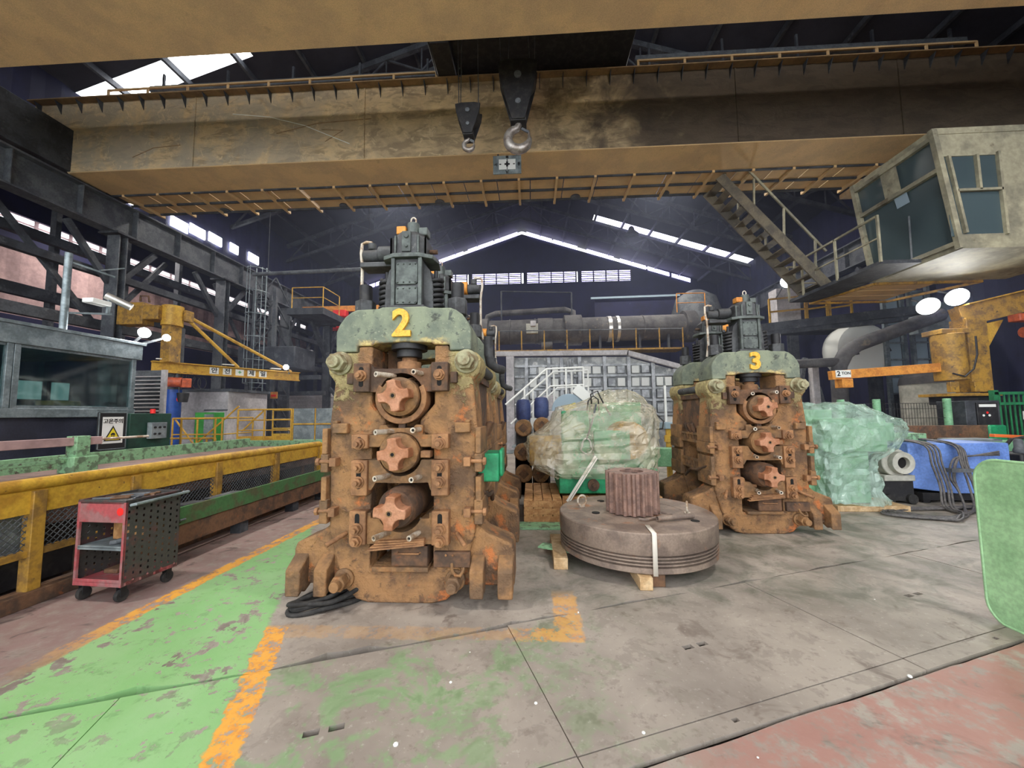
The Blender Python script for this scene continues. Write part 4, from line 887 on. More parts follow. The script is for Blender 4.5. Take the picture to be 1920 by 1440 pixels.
# ------------------------------------------------------------------ wire rope coil by stand 2
rr = random.Random(5)
for k, (cx_, cy_, rx_, ry_, ro, z, th) in enumerate([(-1.80, 3.37, .30, .12, .62, .022, .02), (-1.79, 3.42, .31, .10, .72, .045, .02), (-1.83, 3.36, .24, .08, .66, .05, .02), (-1.78, 3.40, .27, .13, .55, .075, .02), (-1.82, 3.38, .29, .07, .80, .09, .02)]):
    pts = []
    for i in range(36):
        a = 2*PI*i/36; x, y = rx_*math.cos(a), ry_*math.sin(a); pts.append((cx_ + x*math.cos(ro) - y*math.sin(ro), cy_ + x*math.sin(ro) + y*math.cos(ro), z + .03*max(0, math.cos(a))*k*.5 + .008*math.sin(3*a+k)))
    m = MB(); m.tube(pts, th, 8, True)
    if k == 0: RC = thing('wire_rope_coil', 'coil of black wire rope on the floor by the left foot of stand 2', 'rope', (cx_, cy_, 0), world=True)
    part(RC, 'rope_turn', m, rubber, smooth=60)
# ------------------------------------------------------------------ plastic wrapped machines
def hull(levels, N=56, amp=.02, seed=1, top=True):
    L2 = []                                            # twice the levels, for crumpled facets
    for a_, b_ in zip(levels, levels[1:]): L2 += [a_, tuple((p+q)/2 for p, q in zip(a_, b_))]
    levels = L2 + [levels[-1]]
    r_ = random.Random(seed); ph = [r_.uniform(0, 6.28) for _ in range(12)]; m = MB(); vs = []; fs = []
    for li, (z, cx_, cy_, hx, hy, ex) in enumerate(levels):
        for k in range(N):
            a = 2*PI*k/N; c, s_ = math.cos(a), math.sin(a)
            x = hx*math.copysign(abs(c)**(2/ex), c); y = hy*math.copysign(abs(s_)**(2/ex), s_)
            w = 1 + amp*(math.sin(5*a+ph[li % 12]) + .7*math.sin(11*a+ph[(li+3) % 12]*2) + .6*math.sin(17*a+li))
            j_ = lambda: r_.uniform(-.013, .013)
            vs.append((cx_ + x*w + j_(), cy_ + y*w + j_(), z + amp*.8*math.sin(4*a+ph[(li+5) % 12]) + j_()))
    for li in range(len(levels)-1):
        a0, b0 = li*N, (li+1)*N; fs += [t_ for k in range(N) for t_ in ((a0+k, a0+(k+1) % N, b0+(k+1) % N), (a0+k, b0+(k+1) % N, b0+k))]
    if top: fs.append(tuple(range((len(levels)-1)*N, len(levels)*N)))
    return m.add(vs, fs)
WM = thing('wrapped_green_machine', 'emerald green machine wrapped in clear plastic film on timber pallets', 'machine', (1.1, 6.8, .38), world=True)
gb = [('base_frame', .42, 1.95, 6.15, 7.5, .38, .76, green), ('body', .55, 1.9, 6.3, 7.4, .76, 1.28, green), ('side_plate', .48, .92, 6.2, 6.32, .76, 1.68, green), ('rear_housing', 1.1, 1.9, 6.75, 7.45, 1.28, 1.82, green), ('bracket', .95, 1.1, 6.3, 6.9, 1.28, 1.6, green), ('gear_case', .98, 1.55, 6.17, 6.32, .9, 1.36, green)]
for nm, x0, x1, y0, y1, z0, z1, mt in gb:
    m = MB(); m.box(x0, x1, y0, y1, z0, z1); part(WM, nm, m, mt, .015)
m = MB(); m.cyl((-.05, 6.75, 1.0), (.5, 6.75, 1.0), .26, n=24); part(WM, 'drive_shaft_cover', m, yellowd, .01)
m = MB(); m.cyl((1.55, 6.2, 1.2), (1.55, 6.7, 1.2), .3, n=24); part(WM, 'motor', m, yellowd, .01)
m = MB(); m.cyl((.95, 6.1, .52), (.95, 6.16, .52), .09, n=20); m.cyl((.95, 6.07, .52), (.95, 6.1, .52), .03, n=12); part(WM, 'flange_wheel', m, rustd)
m = MB(); m.box(.62, .9, 6.02, 6.15, .66, .68); part(WM, 'step_plate', m, gpale)
m = MB(); m.box(1.22, 1.44, 6.13, 6.152, .50, .62); part(WM, 'access_hole', m, black)
m = MB(); m.tube([(.86 + .07*math.cos(a)*(1.4 if math.sin(a) < 0 else 1), 6.14, 1.12 + .12*math.sin(a)) for a in [k*PI/9 for k in range(18)]], .014, 8, True); part(WM, 'shackle', m, chrome, smooth=60)
m = MB(); m.tube([(.86, 6.14, 1.22), (.95, 6.1, 1.5), (1.02, 6.1, 1.78)], .014, 8); part(WM, 'sling_rope', m, steelm)
for k, pts in enumerate([[(.9, 6.3, 1.66), (.92, 6.25, 1.84), (1.0, 6.25, 1.92), (1.08, 6.25, 1.86), (1.1, 6.3, 1.62)], [(1.0, 6.4, 1.7), (.97, 6.3, 1.95), (1.08, 6.3, 2.0), (1.18, 6.35, 1.8), (1.3, 6.4, 1.6)], [(2.05, 6.4, 1.6), (2.14, 6.35, 1.5), (2.12, 6.35, 1.38), (2.03, 6.4, 1.36)]]):
    m = MB(); m.tube(pts, .012, 6); part(WM, 'loose_hose', m, blacksteel)
lv = [(.62, 1.16, 6.78, .84, .76, 5), (.72, 1.05, 6.78, .98, .78, 5), (.85, .98, 6.78, 1.06, .78, 5), (1.0, .98, 6.78, 1.08, .77, 5), (1.12, .97, 6.78, 1.09, .76, 5), (1.24, .99, 6.78, 1.07, .75, 5), (1.36, 1.12, 6.78, .95, .74, 5), (1.5, 1.2, 6.78, .88, .72, 5), (1.64, 1.22, 6.78, .85, .70, 4), (1.74, 1.24, 6.82, .80, .64, 4), (1.8, 1.38, 6.9, .62, .56, 3), (1.9, 1.5, 6.95, .45, .5, 3), (1.99, 1.52, 7.0, .32, .42, 3), (2.04, 1.52, 7.0, .2, .3, 2.5)]
m = hull(lv, 72, .012, 4); part(WM, 'plastic_wrap', m, film, smooth=14)
m = MB(); m.bar((.98, 6.02, .98), (.52, 5.98, .30), .035, .004, up=(0, 1, 0)); m.bar((1.0, 6.01, .95), (.56, 5.97, .30), .02, .004, up=(0, 1, 0)); part(WM, 'tie_strap', m, cord)
# pallets below
def pallet(name, lab, x0, x1, y0, y1, z0, tiers, grp=None):
    t = thing(name, lab, 'pallet', ((x0+x1)/2, (y0+y1)/2, z0), world=True, group=grp)
    z = z0
    for q in range(tiers):
        for k in range(3):
            y = y0 + k*(y1-y0-.1)/2; m = MB(); m.box(x0, x1, y, y+.1, z, z+.09); part(t, 'bearer', m, wood, .004)
        z += .09; nb = max(2, int((x1-x0)/.14))
        for k in range(nb):
            x = x0 + k*(x1-x0)/nb; m = MB(); m.box(x+.006, x+(x1-x0)/nb-.006, y0, y1, z, z+.024); part(t, 'deck_board', m, wood, .003)
        z += .024
    return t
pallet('timber_pallet', 'timber pallet stack under the left end of the wrapped machine', -.14, .44, 5.92, 7.3, 0, 3)
pallet('timber_pallet', 'wide timber pallets under the body of the wrapped machine', .46, 2.0, 6.1, 7.5, 0, 3)
m = MB(); m.box(-.2, .5, 5.55, 5.85, 0, .03); single('floor_board', 'flat grey board on the floor before the left pallet', 'board', m, gworn, .004)
# spindle coupling ends behind, with blue hoods
hoodm = M('dull navy hood', C(64, 78, 126), C(52, 62, 104), 4, rough=.6, bump=.05)
k = 0
for (x, z) in ((-.17, 1.36), (-.19, .88), (-.17, .46), (.2, 1.40), (.16, .46)):
    t = thing('spindle_coupling', ['upper left spindle end beside the back of the stands, blue hood above', 'middle left spindle end behind the wrapped machine', 'lowest left spindle end behind the pallet', 'upper right spindle end behind the wrapped machine, blue hood above', 'lowest right spindle end behind the wrapped machine'][k], 'spindle', (x, 7.6, z), group='spindle couplings'); k += 1
    m = MB(); m.lathe([(.15, 0), (.17, .02), (.17, .2), (.13, .22), (.13, .9)], (0, 0, 0), (0, 1, 0), 24); part(t, 'sleeve', m, rust)
    m = MB(); m.cyl((0, -.02, 0), (0, .01, 0), .1, n=4); part(t, 'coupling_face', m, rustd)
    if z > 1.2:
        m = MB(); m.lathe([(.12, .15), (.15, .2), (.15, .48), (.12, .56), (.03, .58)], (0, .25, 0), (0, 0, 1), 20); part(t, 'blue_hood', m, hoodm)
    m = MB(); m.box(-.16, .16, .3, .8, -z, -.05); part(t, 'pedestal', m, blacksteel)
# ------------------------------------------------------------------ pale wrapped machine right of stand 3
PM = thing('wrapped_pale_machine', 'pale green machine wrapped in cloudy plastic on a plywood base', 'machine', (5.5, 7.2, 0), world=True)
for nm, x0, x1, y0, y1, z0, z1 in (('pedestal', 5.0, 5.62, 6.75, 7.6, .1, 1.0), ('housing', 4.85, 5.9, 6.7, 7.7, .95, 1.5), ('arm', 5.7, 6.25, 6.95, 7.5, 1.1, 1.42), ('rear_plate', 4.5, 5.2, 6.9, 7.6, .1, 1.66)):
    m = MB(); m.box(x0, x1, y0, y1, z0, z1); part(PM, nm, m, gpale, .02)
m = MB(); m.box(4.95, 6.08, 6.6, 7.7, 0, .09); part(PM, 'plywood_base', m, woodp, .006)
lv = [(.1, 5.36, 7.15, .62, .55, 4), (.3, 5.33, 7.15, .52, .5, 4), (.5, 5.30, 7.15, .56, .5, 4), (.66, 5.28, 7.15, .5, .5, 4), (.84, 5.28, 7.15, .54, .52, 4), (.94, 5.4, 7.15, .66, .56, 3.5), (1.1, 5.48, 7.15, .82, .58, 3), (1.34, 5.5, 7.15, .92, .6, 3), (1.46, 5.42, 7.18, .88, .58, 3), (1.6, 5.28, 7.2, .74, .54, 3), (1.72, 5.2, 7.2, .58, .48, 3), (1.77, 5.15, 7.2, .42, .36, 2.5)]
m = hull(lv, 60, .03, 9); part(PM, 'plastic_wrap', m, filmg, smooth=14)
# ------------------------------------------------------------------ blue power unit, fan, cables
BU = thing('blue_power_unit', 'blue steel power unit with tapered front behind the cable bundle', 'power unit', (7.4, 7.6, 0), world=True)
m = MB(); m.add([(6.72, 7.25, .25), (7.3, 7.1, .18), (8.25, 7.1, .18), (8.25, 8.0, .18), (6.72, 8.0, .25), (6.72, 7.25, 1.05), (7.3, 7.1, 1.05), (8.25, 7.1, 1.05), (8.25, 8.0, 1.05), (6.72, 8.0, 1.05)], [(4, 3, 2, 1, 0), (5, 6, 7, 8, 9), (0, 1, 6, 5), (1, 2, 7, 6), (2, 3, 8, 7), (3, 4, 9, 8), (4, 0, 5, 9)]); part(BU, 'case', m, blue, .02)
m = MB(); m.box(6.85, 8.2, 7.2, 7.95, .05, .18); part(BU, 'dark_base', m, blacksteel)
for x in (6.95, 8.05):
    for y in (7.3, 7.85):
        m = MB(); m.box(x-.06, x+.06, y-.06, y+.06, 0, .06); part(BU, 'foot', m, blacksteel)
m = MB(); m.box(6.7, 7.3, 7.5, 7.9, 1.05, 1.2); part(BU, 'green_lid', m, gworn, .01)
FN = thing('grey_blower', 'pale grey blower with round inlet left of the blue unit', 'blower', (6.35, 7.3, 0), world=True)
m = MB(); m.cyl((6.38, 7.12, .72), (6.38, 7.35, .72), .24, n=28); part(FN, 'volute', m, cream, .015)
m = MB(); m.pipe((6.42, 7.02, .72), (6.42, 7.14, .72), .19, .1, 24); part(FN, 'inlet_ring', m, cream, .006)
m = MB(); m.cyl((6.42, 7.09, .72), (6.42, 7.11, .72), .1, n=20); part(FN, 'inlet_dark', m, black)
m = MB(); m.box(6.15, 6.66, 7.1, 7.5, .40, .50); part(FN, 'mount', m, cream, .01)
m = MB(); m.box(6.15, 6.66, 7.15, 7.5, .05, .40); part(FN, 'frame', m, blacksteel)
for x in (6.22, 6.6):
    m = MB(); m.cyl((x, 7.1, .09), (x, 7.16, .09), .085, n=16); part(FN, 'wheel', m, rubber)
rr = random.Random(11)
CB = thing('cable_bundle', 'bundle of grey cables looping from the blue unit onto the floor', 'cables', (6.4, 6.4, 0), world=True)
for k in range(11):
    o_ = k*.028; a = rr.uniform(-.05, .05); side = k % 2
    x0 = 6.75 + o_ if side else 7.25 + o_*.6
    pts = [(x0-.1, 7.5, 1.1), (x0, 7.02, 1.02+a*.4), (x0+.0, 6.92, .7), (x0+.05+a, 6.88, .35), (x0-.1+a, 6.7, .06), (6.5+a*3, 6.25+a*2, .03+.006*k), (5.8+k*.05, 6.15-.02*k, .03), (5.45+k*.06, 6.4+a, .03), (5.9, 6.65+a*2, .03), (6.8+o_, 6.75+a, .035), (8.2, 6.9+o_, .03)]
    if k > 7: pts = [(7.9, 6.95, .82+.03*k-.2), (7.5, 6.95, .85), (7.2+a, 6.94, .8), (7.1+a, 6.93, .5), (7.15, 6.9, .25), (7.0, 6.7, .05), (6.4, 6.2+a, .03), (5.7, 6.3, .03)]
    sm = []                                            # Catmull-Rom through the points
    for i in range(len(pts)-1):
        p0, p1, p2, p3 = [Vector(pts[max(0, min(len(pts)-1, i+d))]) for d in (-1, 0, 1, 2)]
        for q in range(6):
            t = q/6; sm.append(.5*((2*p1) + (p2-p0)*t + (2*p0-5*p1+4*p2-p3)*t*t + (3*p1-p0-3*p2+p3)*t**3))
    for p in sm: p.z = max(p.z, .016)
    m = MB(); m.tube(sm, .015, 6); part(CB, 'cable', m, cable, smooth=60)
m = MB(); m.box(7.05, 7.4, 6.88, 7.0, .58, .64); part(CB, 'cable_clamp', m, steelm)
# ------------------------------------------------------------------ green guard panel at the right edge
GP = thing('green_guard_panel', 'light green rounded sheet panel standing at the right edge', 'panel', (3.56, 2.6, 0))
m = MB(); m.prism(rrect(-1.2, .71, .0, 1.25, .16, 8), -.006, .012, 'x'); part(GP, 'sheet', m, gboard, .003)
pts = rrect(-1.2, .71, .0, 1.25, .16, 8); m = MB(); m.tube([(-.0, a, max(b, .012)) for a, b in pts], .012, 8, True); part(GP, 'rim', m, gboard, smooth=60)
m = MB(); m.box(.02, .05, -1.0, .5, .3, .36); part(GP, 'back_rail', m, gpale)
for y in (-.9, .45):
    m = MB(); m.bar((.03, y, .36), (.45, y, 0.01), .04); part(GP, 'prop', m, gpale)
# ------------------------------------------------------------------ red tool trolley
T = thing('tool_trolley', 'red tool trolley with dark perforated side on castors', 'trolley', (-3.9, 3.6, 0), rz=-.08)
hx, hy = .255, .25
m = MB(); m.box(-hx, hx, -hy, hy, .14, .18).box(-hx, hx, -hy, -hy+.012, .17, .20); part(T, 'bottom_shelf', m, redp, .003)
m = MB(); m.box(-hx+.01, hx-.01, -hy, hy, .47, .485).box(-hx+.01, hx-.01, -hy, -hy+.012, .455, .49); part(T, 'middle_shelf', m, greyp, .003)
m = MB(); m.box(-hx, hx, -hy, -hy+.012, .70, .885); dr = part(T, 'front_panel', m, redp, .003)
m = MB(); m.cyl((.2, -hy-.003, .80), (.2, -hy+.002, .80), .035, n=20); part(T, 'red_spot', m, redb, parent=dr)
m = MB(); m.box(-hx, hx, -hy, hy, .865, .875); m.box(-hx, hx, -hy, -hy+.01, .87, .90).box(-hx, hx, hy-.01, hy, .87, .90).box(-hx, -hx+.01, -hy, hy, .87, .90).box(hx-.01, hx, -hy, hy, .87, .90); part(T, 'top_tray', m, trolleyg, .002)
def perforated(x):
    m = MB(); nu, nv = 8, 13; du, dv = 2*hy/nu, .75/nv; hole = .009
    for i in range(nu):
        for j in range(nv):
            y0, z0 = -hy + i*du, .14 + j*dv; yc, zc = y0+du/2, z0+dv/2 + (dv*.2 if i % 2 else -dv*.2)
            q = [(y0, z0), (y0+du, z0), (y0+du, z0+dv), (y0, z0+dv)]; h = [(yc-hole, zc-hole*1.3), (yc+hole, zc-hole*1.3), (yc+hole, zc+hole*1.3), (yc-hole, zc+hole*1.3)]
            m.add([(x, a, b) for a, b in q] + [(x, a, b) for a, b in h], [(0, 1, 5, 4), (1, 2, 6, 5), (2, 3, 7, 6), (3, 0, 4, 7)])
    return m
for x in (-hx, hx):
    o = part(T, 'perforated_side', perforated(x), trolleyg, smooth=0); o.modifiers.new('s', 'SOLIDIFY').thickness = .003
o = part(T, 'back_panel', MB().box(-hx, hx, hy-.006, hy, .5, .87), trolleyg)
for x in (-hx+.012, hx-.012):
    m = MB(); m.box(x-.012, x+.012, -hy-.002, -hy+.02, .14, .88); part(T, 'corner_post', m, redp, .002)
m = MB(); m.tube([(hx+.0, -hy+.04, .85), (hx+.04, -hy+.05, .86), (hx+.045, hy+.04, .875), (hx, hy+.02, .87)], .014, 8); part(T, 'push_handle', m, greyp)
for x in (-.2, .2):
    for y in (-.2, .2):
        m = MB(); m.cyl((x-.018, y, .055), (x+.018, y, .055), .055, n=18); w = part(T, 'castor_wheel', m, rubber, .006)
        m = MB(); m.box(x-.026, x-.02, y-.025, y+.025, .05, .14).box(x+.02, x+.026, y-.025, y+.025, .05, .14).box(x-.026, x+.026, y-.025, y+.025, .125, .14); part(T, 'castor_fork', m, blacksteel, parent=w)
def on_trolley(x, y, z): c, s_ = math.cos(-.08), math.sin(-.08); return (-3.9 + x*c - y*s_, 3.6 + x*s_ + y*c, z)
b0 = on_trolley(.04, .05, .487); m = MB(); m.cbox((b0[0], b0[1], .565), (.34, .2, .155), rz=-.08); single('carton', 'brown cardboard box on the middle shelf of the tool trolley', 'box', m, wood, .004)
rr = random.Random(21)
tl = ['pair of rusty pliers', 'long socket handle', 'open spanner', 'short hammer', 'flat file', 'ring spanner', 'screwdriver', 'bent lever']
for k in range(8):
    c = on_trolley(-.18 + .05*k, -.13 + .28*((k*3) % 8)/8, .885); a = .3 + .25*k; l = .09 + .02*(k % 3)
    m = MB(); d = Vector((math.cos(a), math.sin(a)*.5, 0)); c = Vector(c)
    m.bar(c - d*l, c + d*l, .022, .016); m.cyl(c + d*l - Vector((0, 0, .008)), c + d*l + Vector((0, 0, .010)), .022, n=10)
    single('hand_tool', tl[k] + ' lying on the tool trolley top', 'tool', m, rustd if k % 2 else steelm, .003)
for k, (x, y, z) in enumerate(((.1, -.16, .50), (.16, -.15, .515))):
    c = Vector(on_trolley(x, y, z)); m = MB(); m.cyl(c - Vector((.07, .02, .0)), c + Vector((.06, .03, .02)), .022, n=12); single('grinder_grip', ['grey power tool grip on the middle trolley shelf', 'second power tool grip behind on the middle trolley shelf'][k], 'tool', m, steelm, .004)
c = on_trolley(.12, 0, .18); m = MB(); m.box(c[0]-.05, c[0]+.05, c[1]-.1, c[1]+.1, .18, .27); single('tool_case', 'dark case on the bottom shelf of the tool trolley', 'case', m, blacksteel, .006)
c = on_trolley(-.08, .02, .18); m = MB(); m.box(c[0]-.09, c[0]+.05, c[1]-.1, c[1]+.08, .18, .22); single('scrap_parts', 'low dark parts heap on the bottom shelf of the tool trolley', 'parts', m, rustd, .01)
# ------------------------------------------------------------------ yellow barrier along the roller table
B_ = thing('yellow_barrier', 'long yellow barrier with pipe top rail and wire mesh', 'barrier', (-4.5, 4, 0), world=True)
m = MB(); m.tube([(-4.5, 0.2, 1.06), (-4.5, 2, 1.06), (-4.5, 5, 1.06), (-4.5, 7.9, 1.05), (-4.5, 7.98, 1.02)], .055, 14); part(B_, 'top_rail', m, yellow, smooth=60)
m = MB(); m.box(-4.52, -4.48, .2, 7.95, .80, 1.01); part(B_, 'upper_plate', m, yellow, .004)
m = MB(); m.box(-4.53, -4.47, .2, 7.95, .42, .48); part(B_, 'mid_rail', m, yellowd, .004)
m = MB(); m.box(-4.58, -4.42, .2, 7.95, 0, .13); part(B_, 'base_beam', m, rustd, .006)
po = None
for y in (.9, 2.1, 3.3, 4.15, 5.3, 6.55, 7.9):
    if po is None: m = MB(); m.box(-4.55, -4.45, y-.05, y+.05, .1, 1.0); po = part(B_, 'post', m, yellowd, .006); y00 = y
    else: again(po, (0, y-y00, 0))
for (a, b) in ((.95, 2.05), (2.15, 3.25), (3.35, 4.1), (4.2, 5.25), (5.35, 6.5), (6.6, 7.85)):
    m = MB(); s_ = .055
    k = a - .34
    while k < b:
        for sg_ in (1, -1):
            y0, y1 = (k, k+.33) if sg_ > 0 else (k+.33, k); z0, z1 = .48, .81
            lo, hi = max(min(y0, y1), a), min(max(y0, y1), b)
            if hi > lo + .01:
                f = lambda y: z0 + (z1-z0)*(y-y0)/(y1-y0)
                m.bar((-4.5, lo, f(lo)), (-4.5, hi, f(hi)), .006, .006)
        k += s_
    o = part(B_, 'wire_mesh', m, steelm, smooth=0); o['kind'] = 'stuff'
m = MB(); m.box(-4.56, -4.3, 7.86, 8.0, 0, 1.0); part(B_, 'end_post', m, yellow, .01)
# green and brown trough beam before it
TR = thing('trough_beam', 'green painted trough beam on brown sill before the barrier', 'beam', (-4.15, 5.8, 0), world=True)
m = MB(); m.box(-4.12, -4.08, 3.95, 7.75, .40, .60); part(TR, 'green_plate', m, gdark, .004)
m = MB(); m.box(-4.30, -4.10, 3.95, 7.75, .52, .545); part(TR, 'ledge', m, steelm, .002)
m = MB(); m.box(-4.30, -4.10, 3.9, 7.75, .16, .40); part(TR, 'brown_sill', m, rustd, .01)
for y in (4.2, 5.4, 6.6, 7.5):
    m = MB(); m.box(-4.28, -4.14, y-.08, y+.08, 0, .16); part(TR, 'support', m, steeld)
m = MB(); m.tube([(-4.09, 4.3, .45), (-4.06, 4.3, .46), (-4.06, 4.36, .46), (-4.09, 4.36, .45)], .012, 6); part(TR, 'lug', m, steelm)
for k, (y, w, r) in enumerate(((4.35, .3, .25), (4.75, .42, .1), (5.1, .5, .06), (4.55, .25, -.3))):
    m = MB(); m.cbox((-4.2, y, .556+.014*k), (.17, w, .008), rz=r*.4); single('scrap_plate', ['dark thin scrap sheet nearest the trolley on the trough ledge', 'dark scrap sheet lying on the trough ledge', 'long grey scrap sheet farther along the trough ledge', 'short scrap sheet on top of the trough pile'][k], 'scrap', m, steeld if k % 2 else steelm)
# roller table deck behind
RT = thing('roller_table', 'long roller table deck with green side rail behind the barrier', 'conveyor', (-5.9, 5, 0), world=True)
deck = M('dusty brown deck', C(150, 122, 114), C(126, 104, 98), 3, rough=.8, bump=.1)
m = MB(); m.box(-7.0, -4.85, .5, 9.2, .86, .90); part(RT, 'deck', m, deck, .004)
m = MB(); m.box(-7.06, -6.98, .5, 9.2, .78, 1.10); part(RT, 'green_rail', m, gworn, .006)
m = MB(); m.box(-4.88, -4.82, .5, 9.2, .60, .92); part(RT, 'near_side_beam', m, deck, .004)
m = MB(); m.box(-6.9, -4.9, 3.0, 9.0, .05, .7); part(RT, 'dark_underframe', m, blacksteel)
for k in range(9):
    y = 1.0 + k*1.0
    for x in (-6.9, -4.95):
        m = MB(); m.box(x-.06, x+.06, y-.06, y+.06, 0, .86); part(RT, 'leg', m, rustd, .004)
for k, y in enumerate((4.0, 4.65, 5.4, 6.3)):
    m = MB(); m.cbox((-5.9, y, .91), (.5, .05, .012), rz=.2); part(RT, 'deck_slot', m, black, smooth=0)
BK = thing('guide_bracket', 'chipped pale green bracket standing on the roller table with reddish bar', 'bracket', (-6.3, 5, .9), world=True)
m = MB(); m.box(-6.42, -6.18, 4.9, 5.2, .90, 1.12); part(BK, 'block', m, gworn, .012)
m = MB(); m.box(-6.38, -6.22, 4.95, 5.12, 1.10, 1.40); part(BK, 'upright', m, gworn, .01)
m = MB(); m.box(-6.36, -6.26, 1.0, 5.3, 1.27, 1.38); part(BK, 'reddish_bar', m, pink, .006)
m = MB(); m.box(-6.34, -6.28, 1.0, 5.0, 1.05, 1.10); part(BK, 'green_bar', m, gworn, .004)
m = MB(); m.cyl((-6.3, 5.2, 1.34), (-6.3, 6.0, 1.34), .018, n=8); part(BK, 'thin_rod', m, tubem)
m = MB(); m.box(-4.81, -4.6, 3.0, 3.35, .45, .80); single('motor_terminal_box', 'grey box behind the barrier mesh at the left edge', 'box', m, greyp, .01)
m = MB(); m.tube([(-4.83, 5.6, .66), (-4.65, 5.9, .8), (-4.65, 6.4, .82), (-4.68, 6.9, .72), (-4.83, 7.3, .66)], .02, 8); single('black_hose', 'black hose arched behind the barrier mesh', 'hose', m, rubber, smooth=60)
# ------------------------------------------------------------------ control cabin
KX = -7.5
CN = thing('control_cabin', 'grey framed control cabin with wide tinted windows on the left', 'cabin', (-8.7, 4, 0), world=True)
naw = M('dark navy cabin wall', C(58, 60, 76), C(48, 50, 64), 2, rough=.4, bump=.03)
m = MB(); m.box(-10, KX-.06, .2, 6.8, .0, 1.66); part(CN, 'lower_wall', m, naw, .006)
m = MB(); m.box(-10, KX+.02, .2, 6.84, 1.66, 1.80); part(CN, 'sill_beam', m, alum, .006)
m = MB(); m.box(-10.1, KX+.04, .1, 6.9, 2.74, 3.02); part(CN, 'roof_fascia', m, alum, .006)
m = MB(); m.box(-10.1, KX+.06, .1, 6.95, 3.02, 3.07); part(CN, 'roof_edge', m, alum, .004)
for y in (6.78, 5.14, 5.06, 3.0):
    m = MB(); m.box(KX-.05, KX+.02, y-.035, y+.035, 1.8, 2.74); part(CN, 'window_post', m, alum, .004)
for (a, b) in ((5.18, 6.74), (3.04, 5.02), (.2, 2.96)):
    m = MB(); m.box(KX-.02, KX-.012, a, b, 1.8, 2.74); pn = part(CN, 'window_pane', m, glass, smooth=0)
    for z in (1.82, 2.72):
        m = MB(); m.box(KX-.03, KX+.0, a, b, z-.02, z+.02); part(CN, 'pane_rail', m, alum, .002, parent=pn)
m = MB(); m.box(-10, KX-.05, 6.79, 6.80, 1.8, 2.74); part(CN, 'end_pane', m, glass, smooth=0)
m = MB(); m.box(-10, -9.95, .2, 6.8, 1.8, 2.74); part(CN, 'back_wall', m, M('cabin inner wall', C(110, 128, 124), C(86, 104, 100), 2, rough=.7, bump=0), smooth=0)
m = MB(); m.box(-8.6, -7.75, 3.2, 6.6, 1.5, 1.86); part(CN, 'desk', m, greyp, .01)
scr = emit('dim monitor', (.55, .75, .7, 1), .35)
for k, (y, w) in enumerate(((5.45, .4), (5.95, .42), (6.4, .3), (4.4, .4))):
    m = MB(); m.box(-8.5, -8.44, y-w/2, y+w/2, 1.95, 2.3); mo = part(CN, 'monitor', m, blacksteel, .006)
    m = MB(); m.box(-8.437, -8.43, y-w/2+.02, y+w/2-.02, 1.97, 2.28); part(CN, 'screen', m, scr, smooth=0, parent=mo)
    m = MB(); m.box(-8.5, -8.4, y-.04, y+.04, 1.86, 1.96); part(CN, 'monitor_stand', m, blacksteel, parent=mo)
m = MB(); m.box(-8.2, -7.9, 5.9, 6.3, 1.86, 1.94); part(CN, 'keyboard', m, yellowd, .006)
# warning sign board
SX = -7.03
SB = thing('warning_sign', 'black framed sign with Korean text and yellow triangle before the cabin', 'sign', (SX, 6.1, 1.12), rz=0, world=True)
m = MB(); m.box(SX-.03, SX, 5.87, 6.31, 1.12, 1.74); part(SB, 'frame', m, ink, .01)
m = MB()
for (a, b, c_, d) in ((5.87, 6.31, 1.725, 1.74), (5.87, 6.31, 1.12, 1.135), (5.87, 5.885, 1.12, 1.74), (6.295, 6.31, 1.12, 1.74)): m.box(SX, SX+.006, a, b, c_, d)
part(SB, 'bright_edge', m, alum, smooth=0)
m = MB(); m.box(SX, SX+.004, 5.93, 6.25, 1.22, 1.66); part(SB, 'white_face', m, paper, smooth=0)
MXs = lambda y, z: Matrix.Translation((SX+.008, y, z)) @ Matrix.Rotation(PI/2, 4, 'Z') @ Matrix.Rotation(PI/2, 4, 'X')
m = MB(); m.text('고온주의', .085, .004, MXs(6.09, 1.585), .001); part(SB, 'lettering', m, ink, smooth=0)
m = MB(); m.prism([(5.955, 1.26), (6.225, 1.26), (6.09, 1.515)], SX+.004, SX+.007, 'x'); part(SB, 'triangle_border', m, ink, smooth=0)
m = MB(); m.prism([(5.985, 1.277), (6.195, 1.277), (6.09, 1.475)], SX+.007, SX+.010, 'x'); part(SB, 'triangle', m, signy, smooth=0)
m = MB(); m.prism(arc(6.09, 1.36, .035, 0, 180, 8), SX+.010, SX+.013, 'x'); m.box(SX+.01, SX+.013, 6.07, 6.08, 1.30, 1.36).box(SX+.01, SX+.013, 6.10, 6.11, 1.30, 1.36); part(SB, 'heat_symbol', m, ink, smooth=0)
m = MB(); m.box(SX-.1, SX+.02, 5.9, 6.28, 1.10, 1.12); part(SB, 'stand', m, ink)
